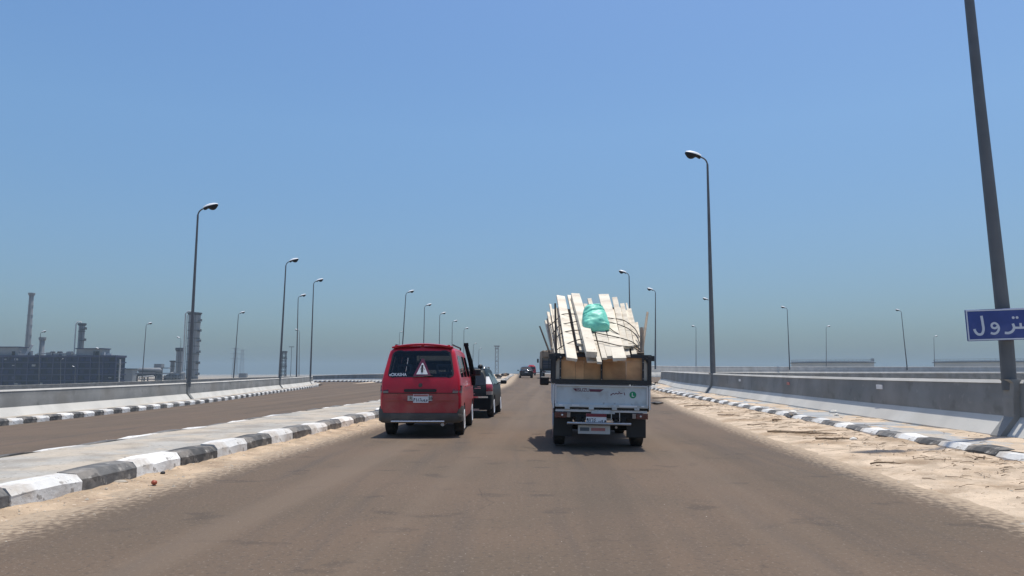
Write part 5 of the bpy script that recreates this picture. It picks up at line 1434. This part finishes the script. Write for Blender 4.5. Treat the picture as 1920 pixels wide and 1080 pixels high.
tw = MB(); rd = random.Random(3)
for i in range(950):
    y = 6 + 50 * rd.random() ** 1.6; u = rd.random() ** .7
    x = SANDX(y) + .3 + (XR(y) + (1.4 if rd.random() < .2 else -.05) - SANDX(y) - .3) * u
    onp = x > XR(y) + .25
    z = ZR(y) + (.20 if onp else max(.0, h1(x, y, 0)) + .012); a = rd.gauss(.3, .7); L = rd.uniform(.03, .22) * (1 if rd.random() < .8 else 2.6)
    d = Vector((math.cos(a), math.sin(a), rd.uniform(-.03, .10))) * L
    p = Vector((x, y, z)); r = rd.uniform(.002, .006)
    tw.tube([p - d / 2, p + Vector((rd.uniform(-.02, .02), rd.uniform(-.02, .02), .01)), p + d / 2], [r, r, r * .4], 4)
o = tw.build('twig_litter', M['twig']); tag(o, 'dry twigs scattered over the sand below the right kerb', 'twigs', kind='stuff')
gv = MB(); ico = rock_mesh(0); iv = [v.co.copy() for v in ico.vertices][:12]
oct_ = [(1, 0, 0), (-1, 0, 0), (0, 1, 0), (0, -1, 0), (0, 0, 1), (0, 0, -1)]; of = [(0, 2, 4), (2, 1, 4), (1, 3, 4), (3, 0, 4), (2, 0, 5), (1, 2, 5), (3, 1, 5), (0, 3, 5)]
for i in range(2600):
    side = rd.random(); y = 4.5 + 40 * rd.random() ** 1.8
    if side < .40: x = XL(y) + .02 + rd.random() ** 1.5 * .9; z = ZR(y) + max(0, h2(x, y, 0))
    elif side < .55: x = XL(y) - .4 - rd.random() * 2.2; z = ZR(y) + .175
    elif side < .9: x = SANDX(y) - .2 + rd.random() * (XR(y) - SANDX(y) + .15); z = ZR(y) + max(0, h1(x, y, 0))
    else: x = XL(y) + 1 + rd.random() * (SANDX(y) - XL(y) - 1); z = ZR(y)
    small_ = side >= .9
    r = rd.uniform(.003, .013) * (2.2 if rd.random() < .08 else 1)
    if small_: r *= .45
    q = Matrix.Rotation(rd.random() * 6, 3, 'Z') @ Matrix.Diagonal((r * rd.uniform(.8, 1.5), r, r * rd.uniform(.5, .9)))
    gv.add([Vector((x, y, z)) + q @ Vector(p) for p in oct_], of)
o = gv.build('gravel', M['stone'], fix=False); tag(o, 'loose pebbles on the sand and the road edges', 'gravel', kind='stuff')

# ------------------------------------------------------------------ haze: one closed box of thin air round everything
hz = MB().box((0, 0, (PLAIN - 1.5 + 58) / 2), (8600, 8600, 58 - (PLAIN - 1.5))).build('haze', None)
hm = bpy.data.materials.new('haze'); hm.use_nodes = True; n = hm.node_tree.nodes; n.clear()
ho = n.new('ShaderNodeOutputMaterial'); hv = n.new('ShaderNodeVolumePrincipled')
hv.inputs['Color'].default_value = (*HAZE_COLOR, 1); hv.inputs['Density'].default_value = HAZE_DENSITY; hv.inputs['Density Attribute'].default_value = ''
hv.inputs['Anisotropy'].default_value = 0.0
hm.node_tree.links.new(hv.outputs[0], ho.inputs['Volume']); hz.data.materials.append(hm)
tag(hz, 'thin blue-grey haze over the plain', 'haze', kind='stuff')
